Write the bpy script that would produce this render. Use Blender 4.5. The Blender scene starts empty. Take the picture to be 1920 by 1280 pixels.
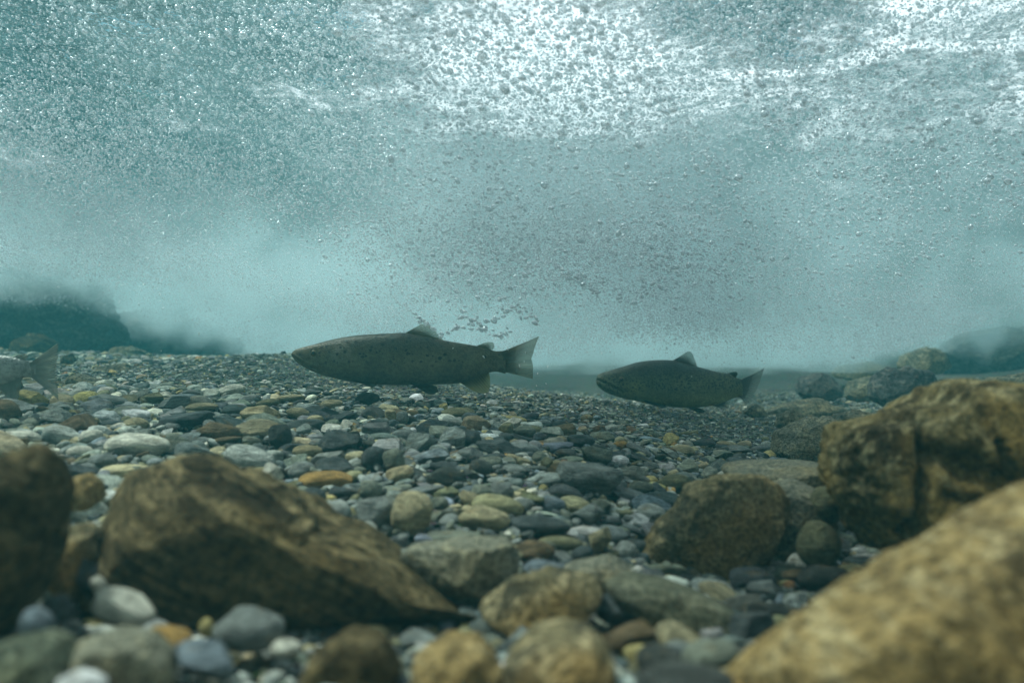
import bpy, bmesh, math, random
import numpy as np
from mathutils import Vector, Matrix, Euler

SC = bpy.context.scene
COL = SC.collection
R = math.radians
rng = np.random.default_rng(7)
random.seed(7)

# ---------------------------------------------------------------- camera
EYE = Vector((0.0, 0.0, 0.25))
F = 1600.0                                   # focal length in photograph pixels (1920 wide)
cam = bpy.data.cameras.new("camera")
cam.sensor_width = 36.0
cam.lens = 30.0
cam.clip_start = 0.02
cam.clip_end = 200.0
cam.dof.use_dof = True
cam.dof.focus_distance = 1.75
cam.dof.aperture_fstop = 3.6
camo = bpy.data.objects.new("camera", cam)
camo.location = EYE
camo.rotation_euler = (R(90), 0, 0)
COL.objects.link(camo)
SC.camera = camo

# ---------------------------------------------------------------- sky, sun, exposure
SUN_EL, SUN_AZ = R(63), R(-72)                # azimuth from +Y towards +X
world = bpy.data.worlds.new("World")
SC.world = world
world.use_nodes = True
wn, wl = world.node_tree.nodes, world.node_tree.links
sky = wn.new("ShaderNodeTexSky")
sky.sky_type = 'NISHITA'
sky.sun_disc = False
sky.sun_elevation = SUN_EL
sky.sun_rotation = SUN_AZ
sky.dust_density = 3.0
bg = wn["Background"]
bg.inputs[1].default_value = 0.07
wl.new(sky.outputs[0], bg.inputs[0])

sun = bpy.data.lights.new("sun", 'SUN')
sun.energy = 5.0
sun.angle = R(7)
sun.color = (1.0, 0.985, 0.965)
suno = bpy.data.objects.new("sun", sun)
sd = Vector((math.sin(SUN_AZ) * math.cos(SUN_EL), math.cos(SUN_AZ) * math.cos(SUN_EL), math.sin(SUN_EL)))
suno.rotation_euler = sd.to_track_quat('Z', 'Y').to_euler()
suno.location = (0, 0, 5)
COL.objects.link(suno)

SC.view_settings.view_transform = 'Standard'
SC.view_settings.look = 'None'
SC.view_settings.exposure = 0.68
SC.view_settings.gamma = 1.0
cy = SC.cycles
cy.use_denoising = True
cy.adaptive_threshold = .02
cy.max_bounces = 10
cy.diffuse_bounces = 2
cy.glossy_bounces = 3
cy.transmission_bounces = 4
cy.transparent_max_bounces = 12
cy.volume_bounces = 2
cy.volume_step_rate = 1.0
cy.volume_max_steps = 256
cy.caustics_reflective = False
cy.caustics_refractive = False
cy.sample_clamp_indirect = 6.0

# ---------------------------------------------------------------- helpers
def px_dir(px, py):
    return Vector(((px - 960.0) / F, 1.0, (640.0 - py) / F))

def at(px, py, d):
    """the point at forward distance d seen at photograph pixel px, py"""
    return EYE + px_dir(px, py) * d

def tag(o, label=None, cat=None, group=None, kind=None):
    if label: o["label"] = label
    if cat: o["category"] = cat
    if group: o["group"] = group
    if kind: o["kind"] = kind
    return o

def hash3(ix, iy, iz, seed):
    h = (ix * 374761393 + iy * 668265263 + iz * 2147483647 + seed * 144665) & 0xFFFFFFFF
    h = ((h ^ (h >> 13)) * 1274126177) & 0xFFFFFFFF
    h = ((h ^ (h >> 16)) * 2246822519) & 0xFFFFFFFF
    return ((h ^ (h >> 15)) & 0xFFFFFF) / float(0x7FFFFF) - 1.0

def vnoise(p, seed=0):
    p = np.asarray(p, dtype=np.float64)
    i = np.floor(p).astype(np.int64)
    f = p - i
    u = f * f * f * (f * (f * 6 - 15) + 10)
    out = np.zeros(len(p))
    for dx in (0, 1):
        wx = u[:, 0] if dx else 1 - u[:, 0]
        for dy in (0, 1):
            wy = u[:, 1] if dy else 1 - u[:, 1]
            for dz in (0, 1):
                wz = u[:, 2] if dz else 1 - u[:, 2]
                out += wx * wy * wz * hash3(i[:, 0] + dx, i[:, 1] + dy, i[:, 2] + dz, seed)
    return out

def fbm(p, octv=4, seed=0, gain=0.5, lac=2.03):
    p = np.asarray(p, dtype=np.float64)
    a, s, out = 1.0, 0.0, np.zeros(len(p))
    for k in range(octv):
        out += a * vnoise(p + 17.3 * k, seed + k * 31)
        s += a
        a *= gain
        p = p * lac
    return out / s

def sstep(a, b, x):
    t = np.clip((x - a) / (b - a), 0, 1)
    return t * t * (3 - 2 * t)

_ico = {}
def ico(sub):
    if sub not in _ico:
        bm = bmesh.new()
        bmesh.ops.create_icosphere(bm, subdivisions=sub, radius=1.0)
        v = np.array([x.co[:] for x in bm.verts])
        f = np.array([[q.index for q in x.verts] for x in bm.faces], dtype=np.int32)
        bm.free()
        _ico[sub] = (v, f)
    return _ico[sub]

def new_mesh(name, v, f, mat=None, smooth=True, col=None):
    me = bpy.data.meshes.new(name)
    v = np.asarray(v, dtype=np.float32)
    if isinstance(f, np.ndarray):
        n, k = f.shape
        me.vertices.add(len(v))
        me.vertices.foreach_set("co", v.ravel())
        me.loops.add(n * k)
        me.loops.foreach_set("vertex_index", f.astype(np.int32).ravel())
        me.polygons.add(n)
        me.polygons.foreach_set("loop_start", np.arange(0, n * k, k, dtype=np.int32))
        me.polygons.foreach_set("loop_total", np.full(n, k, dtype=np.int32))
        me.update(calc_edges=True)
    else:
        me.from_pydata(v.tolist(), [], f)
        me.update()
    if smooth:
        me.polygons.foreach_set("use_smooth", np.ones(len(me.polygons), dtype=bool))
    if col is not None:
        at_ = me.attributes.new("tint", 'FLOAT_COLOR', 'POINT')
        at_.data.foreach_set("color", np.asarray(col, dtype=np.float32).ravel())
    if mat: me.materials.append(mat)
    return me

def link(name, me, parent=None, loc=None):
    o = bpy.data.objects.new(name, me)
    COL.objects.link(o)
    if parent is not None: o.parent = parent
    if loc is not None: o.location = loc
    return o

# ---------------------------------------------------------------- node helpers
class NT:
    def __init__(s, name):
        s.m = bpy.data.materials.new(name)
        s.m.use_nodes = True
        s.n, s.l = s.m.node_tree.nodes, s.m.node_tree.links
        s.n.clear()
        s.out = s.n.new("ShaderNodeOutputMaterial")
    def add(s, t, **kw):
        x = s.n.new(t)
        for k, v in kw.items():
            if k.startswith("i_"):
                key = k[2:]
                key = int(key) if key.isdigit() else key.replace("_", " ")
                s.put(x.inputs[key], v)
            else: setattr(x, k, v)
        return x
    def put(s, sock, v):
        if isinstance(v, bpy.types.NodeSocket): s.l.new(v, sock)
        elif isinstance(v, bpy.types.Node): s.l.new(v.outputs[0], sock)
        else: sock.default_value = v
    def math(s, op, a, b=0.0, c=0.0, clamp=False):
        x = s.n.new("ShaderNodeMath"); x.operation = op; x.use_clamp = clamp
        s.put(x.inputs[0], a); s.put(x.inputs[1], b)
        if op in ('MULTIPLY_ADD', 'SMOOTH_MIN', 'SMOOTH_MAX', 'WRAP', 'COMPARE'): s.put(x.inputs[2], c)
        return x.outputs[0]
    def vmath(s, op, a, b=(0, 0, 0)):
        x = s.n.new("ShaderNodeVectorMath"); x.operation = op
        s.put(x.inputs[0], a)
        if op == 'SCALE': s.put(x.inputs[3], b)
        else: s.put(x.inputs[1], b)
        return x.outputs[0]
    def noise(s, vec, scale, detail=4.0, rough=0.55, dist=0.0):
        x = s.n.new("ShaderNodeTexNoise")
        s.put(x.inputs["Vector"], vec); x.inputs["Scale"].default_value = scale
        x.inputs["Detail"].default_value = detail; x.inputs["Roughness"].default_value = rough
        x.inputs["Distortion"].default_value = dist
        return x.outputs[0]
    def rangemap(s, v, a, b, c=0.0, d=1.0, smooth=True):
        x = s.n.new("ShaderNodeMapRange")
        x.interpolation_type = 'SMOOTHSTEP' if smooth else 'LINEAR'
        s.put(x.inputs[0], v)
        for i, q in enumerate((a, b, c, d)): s.put(x.inputs[1 + i], q)
        return x.outputs[0]
    def mix(s, fac, a, b, mode='MIX'):
        x = s.n.new("ShaderNodeMix"); x.data_type = 'RGBA'; x.blend_type = mode
        s.put(x.inputs[0], fac); s.put(x.inputs[6], a); s.put(x.inputs[7], b)
        return x.outputs[2]
    def bump(s, h, dist, strength=1.0, normal=None):
        x = s.n.new("ShaderNodeBump")
        x.inputs["Strength"].default_value = strength; x.inputs["Distance"].default_value = dist
        s.put(x.inputs["Height"], h)
        if normal is not None: s.put(x.inputs["Normal"], normal)
        return x.outputs[0]
    def surf(s, sh): s.l.new(sh.outputs[0] if isinstance(sh, bpy.types.Node) else sh, s.out.inputs[0]); return s.m

def rgb(c): return (c[0], c[1], c[2], 1.0)

# ---------------------------------------------------------------- materials
def pebble_material(name, attr):
    t = NT(name)
    tc = t.add("ShaderNodeTexCoord").outputs["Object"]
    oi = t.add("ShaderNodeObjectInfo")
    if attr:
        base = t.add("ShaderNodeAttribute", attribute_name="tint").outputs[0]
        vec = tc; sc = 60.0
    else:
        base = oi.outputs["Color"]
        off = t.vmath('SCALE', (37.0, 19.0, 53.0), oi.outputs["Random"])
        vec = t.vmath('ADD', tc, off); sc = 1.6
    a = t.noise(vec, sc, 5, .62)
    b = t.noise(vec, sc * 6, 3, .7)
    mp = t.add("ShaderNodeMapping"); t.put(mp.inputs[0], vec); mp.inputs["Scale"].default_value = (.7, .9, 5.5)
    mp.inputs["Rotation"].default_value = (.25, .3, 0)
    c = t.noise(mp.outputs[0], sc * 1.3, 4, .6, .4)
    m = t.rangemap(a, .3, .7, .62, 1.35)
    m = t.math('MULTIPLY', m, t.rangemap(b, .3, .72, .72, 1.3))
    m = t.math('MULTIPLY', m, t.rangemap(c, .3, .7, .72, 1.28))
    col = t.mix(1.0, base, t.add("ShaderNodeCombineColor", i_0=m, i_1=m, i_2=m).outputs[0], 'MULTIPLY')
    st = t.noise(vec, sc * .9, 3, .5)
    col = t.mix(t.rangemap(st, .58, .74, 0, .45), col, (.17, .115, .04, 1))     # iron and algae stain
    fl = t.noise(vec, sc * 14, 2, .5)
    col = t.mix(t.rangemap(fl, .70, .76, 0, .5), col, (.5, .5, .46, 1))          # mica and quartz flecks
    bs = t.add("ShaderNodeBsdfPrincipled")
    t.put(bs.inputs["Base Color"], col)
    bs.inputs["Roughness"].default_value = .75
    bs.inputs["IOR"].default_value = 1.18
    h = t.math('ADD', t.math('MULTIPLY', b, .5), t.math('ADD', a, t.math('MULTIPLY', c, .7)))
    t.put(bs.inputs["Normal"], t.bump(h, .006 if attr else .10, .55))
    return t.surf(bs)

M_PEB = pebble_material("river_stone", False)
M_GRAVEL = pebble_material("river_gravel", True)

def boulder_material(name, base, dark, light, rust, sc=9.0, stretch=(1, 1, 1), rot=(0, 0, 0), rustamt=.5, darkpos=.47, bumpd=.006):
    base, dark, light, rust = [tuple(.72 * q for q in c_) for c_ in (base, dark, light, rust)]
    t = NT(name)
    tc = t.add("ShaderNodeTexCoord").outputs["Object"]
    mp = t.add("ShaderNodeMapping", vector_type='TEXTURE'); t.put(mp.inputs[0], tc)
    mp.inputs["Scale"].default_value = [1 / q for q in stretch]; mp.inputs["Rotation"].default_value = [-q for q in rot]
    v = mp.outputs[0]
    a = t.noise(v, sc, 6, .62, .3)
    b = t.noise(v, sc * 4.2, 5, .65)
    c = t.noise(tc, sc * 16, 3, .7)
    d = t.noise(tc, sc * .55, 3, .5)
    col = t.mix(t.rangemap(a, darkpos - .1, darkpos + .1, 1, 0), rgb(base), rgb(dark))
    col = t.mix(t.rangemap(b, .50, .62, 0, .95), col, rgb(light))
    col = t.mix(t.rangemap(d, .48, .66, 0, rustamt), col, rgb(rust))
    m = t.rangemap(c, .3, .7, .4, 1.6)
    col = t.mix(1.0, col, t.add("ShaderNodeCombineColor", i_0=m, i_1=m, i_2=m).outputs[0], 'MULTIPLY')
    bs = t.add("ShaderNodeBsdfPrincipled")
    t.put(bs.inputs["Base Color"], col)
    bs.inputs["Roughness"].default_value = .85
    bs.inputs["IOR"].default_value = 1.15
    h = t.math('ADD', t.math('MULTIPLY', a, 1.2), t.math('ADD', t.math('MULTIPLY', b, .7), t.math('MULTIPLY', c, .35)))
    t.put(bs.inputs["Normal"], t.bump(h, bumpd * 3, .7))
    return t.surf(bs)

M_BROWN = boulder_material("brown_algae_rock", (.10, .076, .034), (.032, .025, .012), (.20, .155, .075), (.15, .10, .03), 8, (.45, 1, 3.0), (0, R(-30), 0), .35, .47)
M_TAN = boulder_material("tan_rock", (.26, .185, .075), (.13, .095, .045), (.38, .30, .15), (.30, .20, .07), 8, (.8, 1, 3.0), (0, R(-40), 0), .75, .40)
M_OCHRE = boulder_material("ochre_rock", (.20, .155, .065), (.055, .042, .02), (.34, .29, .15), (.30, .18, .035), 9, (1.6, 1.2, 1), (0, R(-10), 0), .6, .44)
M_MIX = boulder_material("mottled_rock", (.20, .165, .085), (.09, .08, .05), (.38, .31, .165), (.26, .15, .035), 14, (1, 1, 1.6), (0, R(48), 0), .6, .45)
M_GREY = boulder_material("grey_rock", (.21, .205, .145), (.13, .13, .095), (.31, .285, .18), (.22, .16, .06), 12, (1, 1, 1.6), (0, 0, 0), .45, .42)
M_DARK = boulder_material("dark_far_rock", (.09, .095, .085), (.05, .053, .05), (.15, .15, .125), (.09, .07, .035), 5, (1, 1, 1.5), (0, 0, 0), .3)
M_FARTAN = boulder_material("pale_far_rock", (.19, .18, .12), (.09, .09, .065), (.28, .26, .17), (.22, .16, .06), 6, (1, 1, 1.5), (0, 0, 0), .4)

# ---------------------------------------------------------------- the bed
CP = [  # px, py, distance: where the photograph shows the bed
    (960, 1280, .50), (960, 1000, .86), (960, 900, 1.1), (960, 800, 1.52), (960, 745, 2.1), (850, 722, 2.6),
    (550, 662, 3.0), (700, 690, 2.7), (400, 672, 3.0), (0, 900, 1.0), (100, 760, 1.5), (200, 712, 2.1), (120, 690, 2.6),
    (300, 668, 3.4), (100, 655, 4.2), (0, 660, 3.6), (600, 800, 1.45), (500, 740, 1.8), (650, 735, 1.9), (300, 800, 1.35), (600, 950, 1.0),
    (1300, 790, 2.25), (1300, 900, 1.35),  (1450, 775, 2.9), (1150, 755, 2.4), (1550, 760, 3.4),
    (1900, 740, 3.2), (1700, 720, 4.2), (1800, 690, 5.0), (1500, 735, 4.0), (1100, 745, 3.2), (1200, 735, 4.2), (800, 715, 3.6),
    (300, 1280, .53), (1600, 1280, .50), (0, 1280, .50), (1900, 1280, .46), (100, 1170, .62), (420, 1215, .63), (720, 1235, .60), (1000, 1170, .74), (1250, 1190, .68), (1600, 1090, .86), (1300, 1115, .90), (1480, 1080, .95),
]
_P = np.array([at(*c)[:] for c in CP])
_extra = np.array([(-.9, -.6, .02), (.9, -.6, .0), (0, -.6, .02), (0, .1, .02), (-1.2, .3, .05), (1.2, .3, .0), (-3, 2, .22), (3, 2, .12),
                   (-3.5, 5, .35), (3.5, 5, .25), (0, 6, .12), (-2.2, 6.5, .3), (2.2, 6.5, .25), (-2.6, .5, .15), (2.6, .5, .08)])
_P = np.vstack([_P, _extra])
def _k(r): return np.where(r > 1e-9, r * r * np.log(np.maximum(r, 1e-9)), 0.0)
_n = len(_P)
_D = np.linalg.norm(_P[:, None, :2] - _P[None, :, :2], axis=2)
_A = np.zeros((_n + 3, _n + 3))
_A[:_n, :_n] = _k(_D) + np.eye(_n) * .02
_A[:_n, _n] = 1; _A[:_n, _n + 1:] = _P[:, :2]
_A[_n, :_n] = 1; _A[_n + 1:, :_n] = _P[:, :2].T
_W = np.linalg.solve(_A, np.concatenate([_P[:, 2], [0, 0, 0]]))

def bed0(x, y):
    x = np.atleast_1d(np.asarray(x, float)); y = np.atleast_1d(np.asarray(y, float))
    out = np.empty(len(x))
    for s in range(0, len(x), 20000):
        xx, yy = x[s:s + 20000], y[s:s + 20000]
        r = np.sqrt((xx[:, None] - _P[None, :, 0]) ** 2 + (yy[:, None] - _P[None, :, 1]) ** 2)
        out[s:s + 20000] = _k(r) @ _W[:_n] + _W[_n] + _W[_n + 1] * xx + _W[_n + 2] * yy
    return out

def bed(x, y):
    """height of the river bed; beyond about five metres it climbs into added banks all round that block low sky light"""
    x = np.atleast_1d(np.asarray(x, float)); y = np.atleast_1d(np.asarray(y, float))
    xc, yc = np.clip(x, -3.6, 3.6), np.clip(y, -.8, 6.6)
    z = np.clip(bed0(xc, yc), -.15, .6)
    rr = np.sqrt((x / 1.0) ** 2 + ((y - 2.4) / 1.15) ** 2)
    return np.minimum(z + 2.45 * sstep(4.3, 6.2, rr), 2.7)  # unseen rim, raised close and steep to shut out low sky light

def bed1(x, y): return float(bed(x, y)[0])

def on_bed(px, py):
    d = px_dir(px, py)
    t = .3
    while t < 9:
        p = EYE + d * t
        if p.z <= bed1(p.x, p.y): return t
        t += .01 if t < 2 else .03
    return 9.0

def build_bed():
    xs = np.concatenate([np.linspace(-24, -3.2, 26)[:-1], np.linspace(-3.2, 3.2, 240), np.linspace(3.2, 24, 26)[1:]])
    ys = np.concatenate([np.linspace(-20, -.4, 22)[:-1], np.linspace(-.4, 5.2, 240), np.linspace(5.2, 28, 26)[1:]])
    X, Y = np.meshgrid(xs, ys)
    x, y = X.ravel(), Y.ravel()
    z = bed(x, y) + .006 * fbm(np.stack([x * 16, y * 16, x * 0], 1), 4, 5) - .006
    nx, ny = len(xs), len(ys)
    i = np.arange(nx * ny).reshape(ny, nx)
    f = np.stack([i[:-1, :-1].ravel(), i[:-1, 1:].ravel(), i[1:, 1:].ravel(), i[1:, :-1].ravel()], 1)
    t = NT("wet_sand_and_grit")
    tc = t.add("ShaderNodeTexCoord").outputs["Object"]
    v = t.add("ShaderNodeTexVoronoi"); v.inputs["Scale"].default_value = 130; t.put(v.inputs["Vector"], tc)
    a = t.noise(tc, 60, 5, .7)
    col = t.mix(t.rangemap(a, .3, .7), (.035, .037, .032, 1), (.11, .11, .085, 1))
    col = t.mix(.45, col, t.mix(1.0, v.outputs["Color"], (.16, .16, .13, 1), 'MULTIPLY'))
    bs = t.add("ShaderNodeBsdfPrincipled")
    t.put(bs.inputs["Base Color"], col); bs.inputs["Roughness"].default_value = .9; bs.inputs["IOR"].default_value = 1.15
    t.put(bs.inputs["Normal"], t.bump(t.math('ADD', t.math('MULTIPLY', v.outputs["Distance"], -1.0), a), .01, .8))
    o = link("river_bed", new_mesh("river_bed", np.stack([x, y, z], 1), f, t.surf(bs)))
    tag(o, kind="structure")
build_bed()

# ---------------------------------------------------------------- water surface, haze
WATER = .98
def build_surface():
    xs = np.concatenate([np.linspace(-14, -4.2, 20)[:-1], np.linspace(-4.2, 4.2, 260), np.linspace(4.2, 14, 20)[1:]])
    ys = np.concatenate([np.linspace(-12, -.2, 20)[:-1], np.linspace(-.2, 7.5, 260), np.linspace(7.5, 16, 14)[1:]])
    X, Y = np.meshgrid(xs, ys)
    x, y = X.ravel(), Y.ravel()
    p = np.stack([x * 1.1, y * 1.5, x * 0], 1)
    z = WATER + .10 * fbm(p, 4, 3) + .03 * fbm(p * 5.1, 3, 9)
    nx, ny = len(xs), len(ys)
    i = np.arange(nx * ny).reshape(ny, nx)
    f = np.stack([i[:-1, :-1].ravel(), i[:-1, 1:].ravel(), i[1:, 1:].ravel(), i[1:, :-1].ravel()], 1)
    t = NT("churned_water_surface")
    tc = t.add("ShaderNodeTexCoord").outputs["Object"]
    n1 = t.noise(tc, 9, 4, .6); n2 = t.noise(tc, 38, 3, .6)
    nor = t.bump(t.math('ADD', n1, t.math('MULTIPLY', n2, .35)), .028, 1.0)
    fr = t.add("ShaderNodeFresnel"); fr.inputs[0].default_value = 1.33; t.put(fr.inputs[1], nor)
    tr = t.add("ShaderNodeBsdfTransparent"); tr.inputs[0].default_value = (.80, .945, .92, 1)
    gl = t.add("ShaderNodeBsdfGlossy"); gl.inputs["Roughness"].default_value = .08; gl.inputs[0].default_value = (.60, .68, .70, 1)
    t.put(gl.inputs["Normal"], nor)
    w = t.add("ShaderNodeMixShader"); t.put(w.inputs[0], fr); t.l.new(tr.outputs[0], w.inputs[1]); t.l.new(gl.outputs[0], w.inputs[2])
    # patches of foam: white froth that lets the daylight through
    tl = t.add("ShaderNodeBsdfTranslucent"); tl.inputs[0].default_value = (.84, .93, .94, 1); t.put(tl.inputs[1], nor)
    fm = t.noise(tc, 1.5, 5, .6, .6)
    fm2 = t.noise(tc, 22, 4, .65)
    sp = t.add("ShaderNodeSeparateXYZ"); t.put(sp.inputs[0], tc)
    fm = t.math('ADD', fm, t.rangemap(sp.outputs[0], -1.0, .3, -.10, .03))
    fm = t.math('ADD', fm, t.rangemap(sp.outputs[1], 2.6, 4.0, 0, -.22))
    for hx, hy, hw in ((-.95, 1.75, .75), (.50, 1.75, .32)):
        dl = t.math('SQRT', t.math('ADD', t.math('POWER', t.math('DIVIDE', t.math('SUBTRACT', sp.outputs[0], hx), hw), 2.0), t.math('POWER', t.math('DIVIDE', t.math('SUBTRACT', sp.outputs[1], hy), hw * 1.1), 2.0)))
        fm = t.math('ADD', fm, t.rangemap(dl, .3, 1.2, -.20, 0))
    fac = t.rangemap(t.math('ADD', fm, t.math('MULTIPLY', t.math('SUBTRACT', fm2, .5), .55)), .40, .66, 0, .70)
    mx = t.add("ShaderNodeMixShader"); t.put(mx.inputs[0], fac)
    t.l.new(w.outputs[0], mx.inputs[1]); t.l.new(tl.outputs[0], mx.inputs[2])
    o = link("water_surface", new_mesh("water_surface", np.stack([x, y, z], 1), f, t.surf(mx)))
    tag(o, kind="structure")
build_surface()

def box(name, lo, hi, mat):
    v = [(x, y, z) for x in (lo[0], hi[0]) for y in (lo[1], hi[1]) for z in (lo[2], hi[2])]
    f = [(0, 1, 3, 2), (4, 6, 7, 5), (0, 4, 5, 1), (2, 3, 7, 6), (0, 2, 6, 4), (1, 5, 7, 3)]
    return link(name, new_mesh(name, v, f, mat, smooth=False))

def build_haze():
    t = NT("river_water")
    pv = t.add("ShaderNodeVolumePrincipled")
    pv.inputs["Color"].default_value = (.10, .46, .50, 1)
    pv.inputs["Density"].default_value = .085
    pv.inputs["Anisotropy"].default_value = .35
    t.l.new(pv.outputs[0], t.out.inputs["Volume"])
    tag(box("haze", (-26, -22, -1.5), (26, 30, 2.9), t.m), kind="stuff")
build_haze()

# ---------------------------------------------------------------- bubble plume
PLUME_Y = [(.0, .70), (.8, .66), (1.2, .52), (1.6, .43), (2.0, .36), (2.6, .27), (3.2, .20), (4.0, .09), (7.0, .02)]
def plume_low(x, y):
    z = np.interp(y, [a for a, b in PLUME_Y], [b for a, b in PLUME_Y])
    ax = np.clip((np.abs(np.asarray(x) - .28) / np.maximum(.6 * np.asarray(y), .3)), 0, 2)
    return z + (.15 * sstep(.40, 1.1, ax)) * np.clip(np.asarray(y) / 2.0, .3, 1.6)

def build_plume():
    t = NT("white_water_bubble_cloud")
    tc = t.add("ShaderNodeTexCoord").outputs["Object"]
    sx = t.add("ShaderNodeSeparateXYZ"); t.put(sx.inputs[0], tc)
    x, y, z = sx.outputs
    fc = t.add("ShaderNodeFloatCurve")
    c = fc.mapping.curves[0]
    pts = [(a / 7.0, b) for a, b in PLUME_Y]
    while len(c.points) < len(pts): c.points.new(.5, .5)
    for q, (a, b) in zip(c.points, pts): q.location = (a, b); q.handle_type = 'VECTOR'
    fc.mapping.update()
    t.put(fc.inputs["Value"], t.math('DIVIDE', y, 7.0))
    ax = t.math('DIVIDE', t.math('ABSOLUTE', t.math('ADD', x, -.28)), t.math('MAXIMUM', t.math('MULTIPLY', y, .6), .3))
    rise = t.math('MULTIPLY', t.rangemap(ax, .40, 1.1, 0, .15), t.math('MINIMUM', t.math('MULTIPLY', y, .5), 1.6))
    low = t.math('ADD', fc.outputs[0], rise)
    n0 = t.noise(t.vmath('ADD', tc, (3.1, .7, 0)), 1.25, 2, .5, .8)
    n1 = t.noise(tc, 2.6, 4, .58, .7)
    n2 = t.noise(tc, 5.5, 3, .6)
    h = t.math('ADD', t.math('SUBTRACT', z, low), t.math('ADD', t.math('MULTIPLY', t.math('SUBTRACT', n1, .5), .42), t.math('MULTIPLY', t.math('SUBTRACT', n0, .5), .34)))
    edge = t.math('MULTIPLY', t.rangemap(h, .0, .11), t.rangemap(h, .13, .36, 1.0, .10))
    patch = t.rangemap(t.math('ADD', t.math('MULTIPLY', n1, .45), t.math('ADD', t.math('MULTIPLY', n2, .30), t.math('MULTIPLY', n0, .25))), .45, .57, .03, 1.0)
    def hole(c, r):
        d = t.vmath('DIVIDE', t.vmath('SUBTRACT', tc, c), r)
        ln = t.add("ShaderNodeVectorMath", operation='LENGTH'); t.put(ln.inputs[0], d)
        return t.rangemap(t.math('ADD', ln.outputs[1], t.math('MULTIPLY', t.math('SUBTRACT', n1, .5), 1.6)), .6, 1.15)
    gap = t.math('MULTIPLY', hole((-1.05, 2.1, .80), (1.0, 1.3, .40)), hole((.55, 1.9, .84), (.32, .6, .22)))
    den = t.math('MULTIPLY', t.math('MULTIPLY', t.math('MULTIPLY', edge, patch), gap), t.rangemap(y, .9, 2.0, .0, 1.0))
    pv = t.add("ShaderNodeVolumePrincipled")
    pv.inputs["Color"].default_value = (.75, .925, .95, 1)
    pv.inputs["Anisotropy"].default_value = .3
    t.put(pv.inputs["Density"], t.math('MULTIPLY', den, 2.7))
    t.l.new(pv.outputs[0], t.out.inputs["Volume"])
    t.m.cycles.volume_sampling = 'MULTIPLE_IMPORTANCE'
    o = box("bubble_plume", (-4.0, .8, .10), (4.0, 6.4, .90), t.m)
    tag(o, "white cloud of churned air bubbles billowing above the fish", "bubbles", kind="stuff")
build_plume()

def bubble_material():
    t = NT("air_bubble")
    # the rim of a bubble under water mirrors what is round it, its middle is clear
    lw = t.add("ShaderNodeFresnel"); lw.inputs[0].default_value = 1.33
    tp = t.add("ShaderNodeBsdfTransparent"); tp.inputs[0].default_value = (.97, .98, .98, 1)
    gl = t.add("ShaderNodeBsdfGlossy"); gl.inputs["Roughness"].default_value = .20; gl.inputs[0].default_value = (.91, .96, .99, 1)
    df = t.add("ShaderNodeBsdfDiffuse"); df.inputs[0].default_value = (.88, .95, .98, 1)
    tl = t.add("ShaderNodeBsdfTranslucent"); tl.inputs[0].default_value = (.90, .96, .98, 1)
    md = t.add("ShaderNodeMixShader"); md.inputs[0].default_value = .72
    t.l.new(df.outputs[0], md.inputs[1]); t.l.new(tl.outputs[0], md.inputs[2])
    ms = t.add("ShaderNodeMixShader"); ms.inputs[0].default_value = .5
    t.l.new(gl.outputs[0], ms.inputs[1]); t.l.new(md.outputs[0], ms.inputs[2])
    mx = t.add("ShaderNodeMixShader"); t.put(mx.inputs[0], t.rangemap(lw, .0, .12, .34, 1.0, smooth=False))
    t.l.new(tp.outputs[0], mx.inputs[1]); t.l.new(ms.outputs[0], mx.inputs[2])
    return t.surf(mx)
M_BUB = bubble_material()

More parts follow.
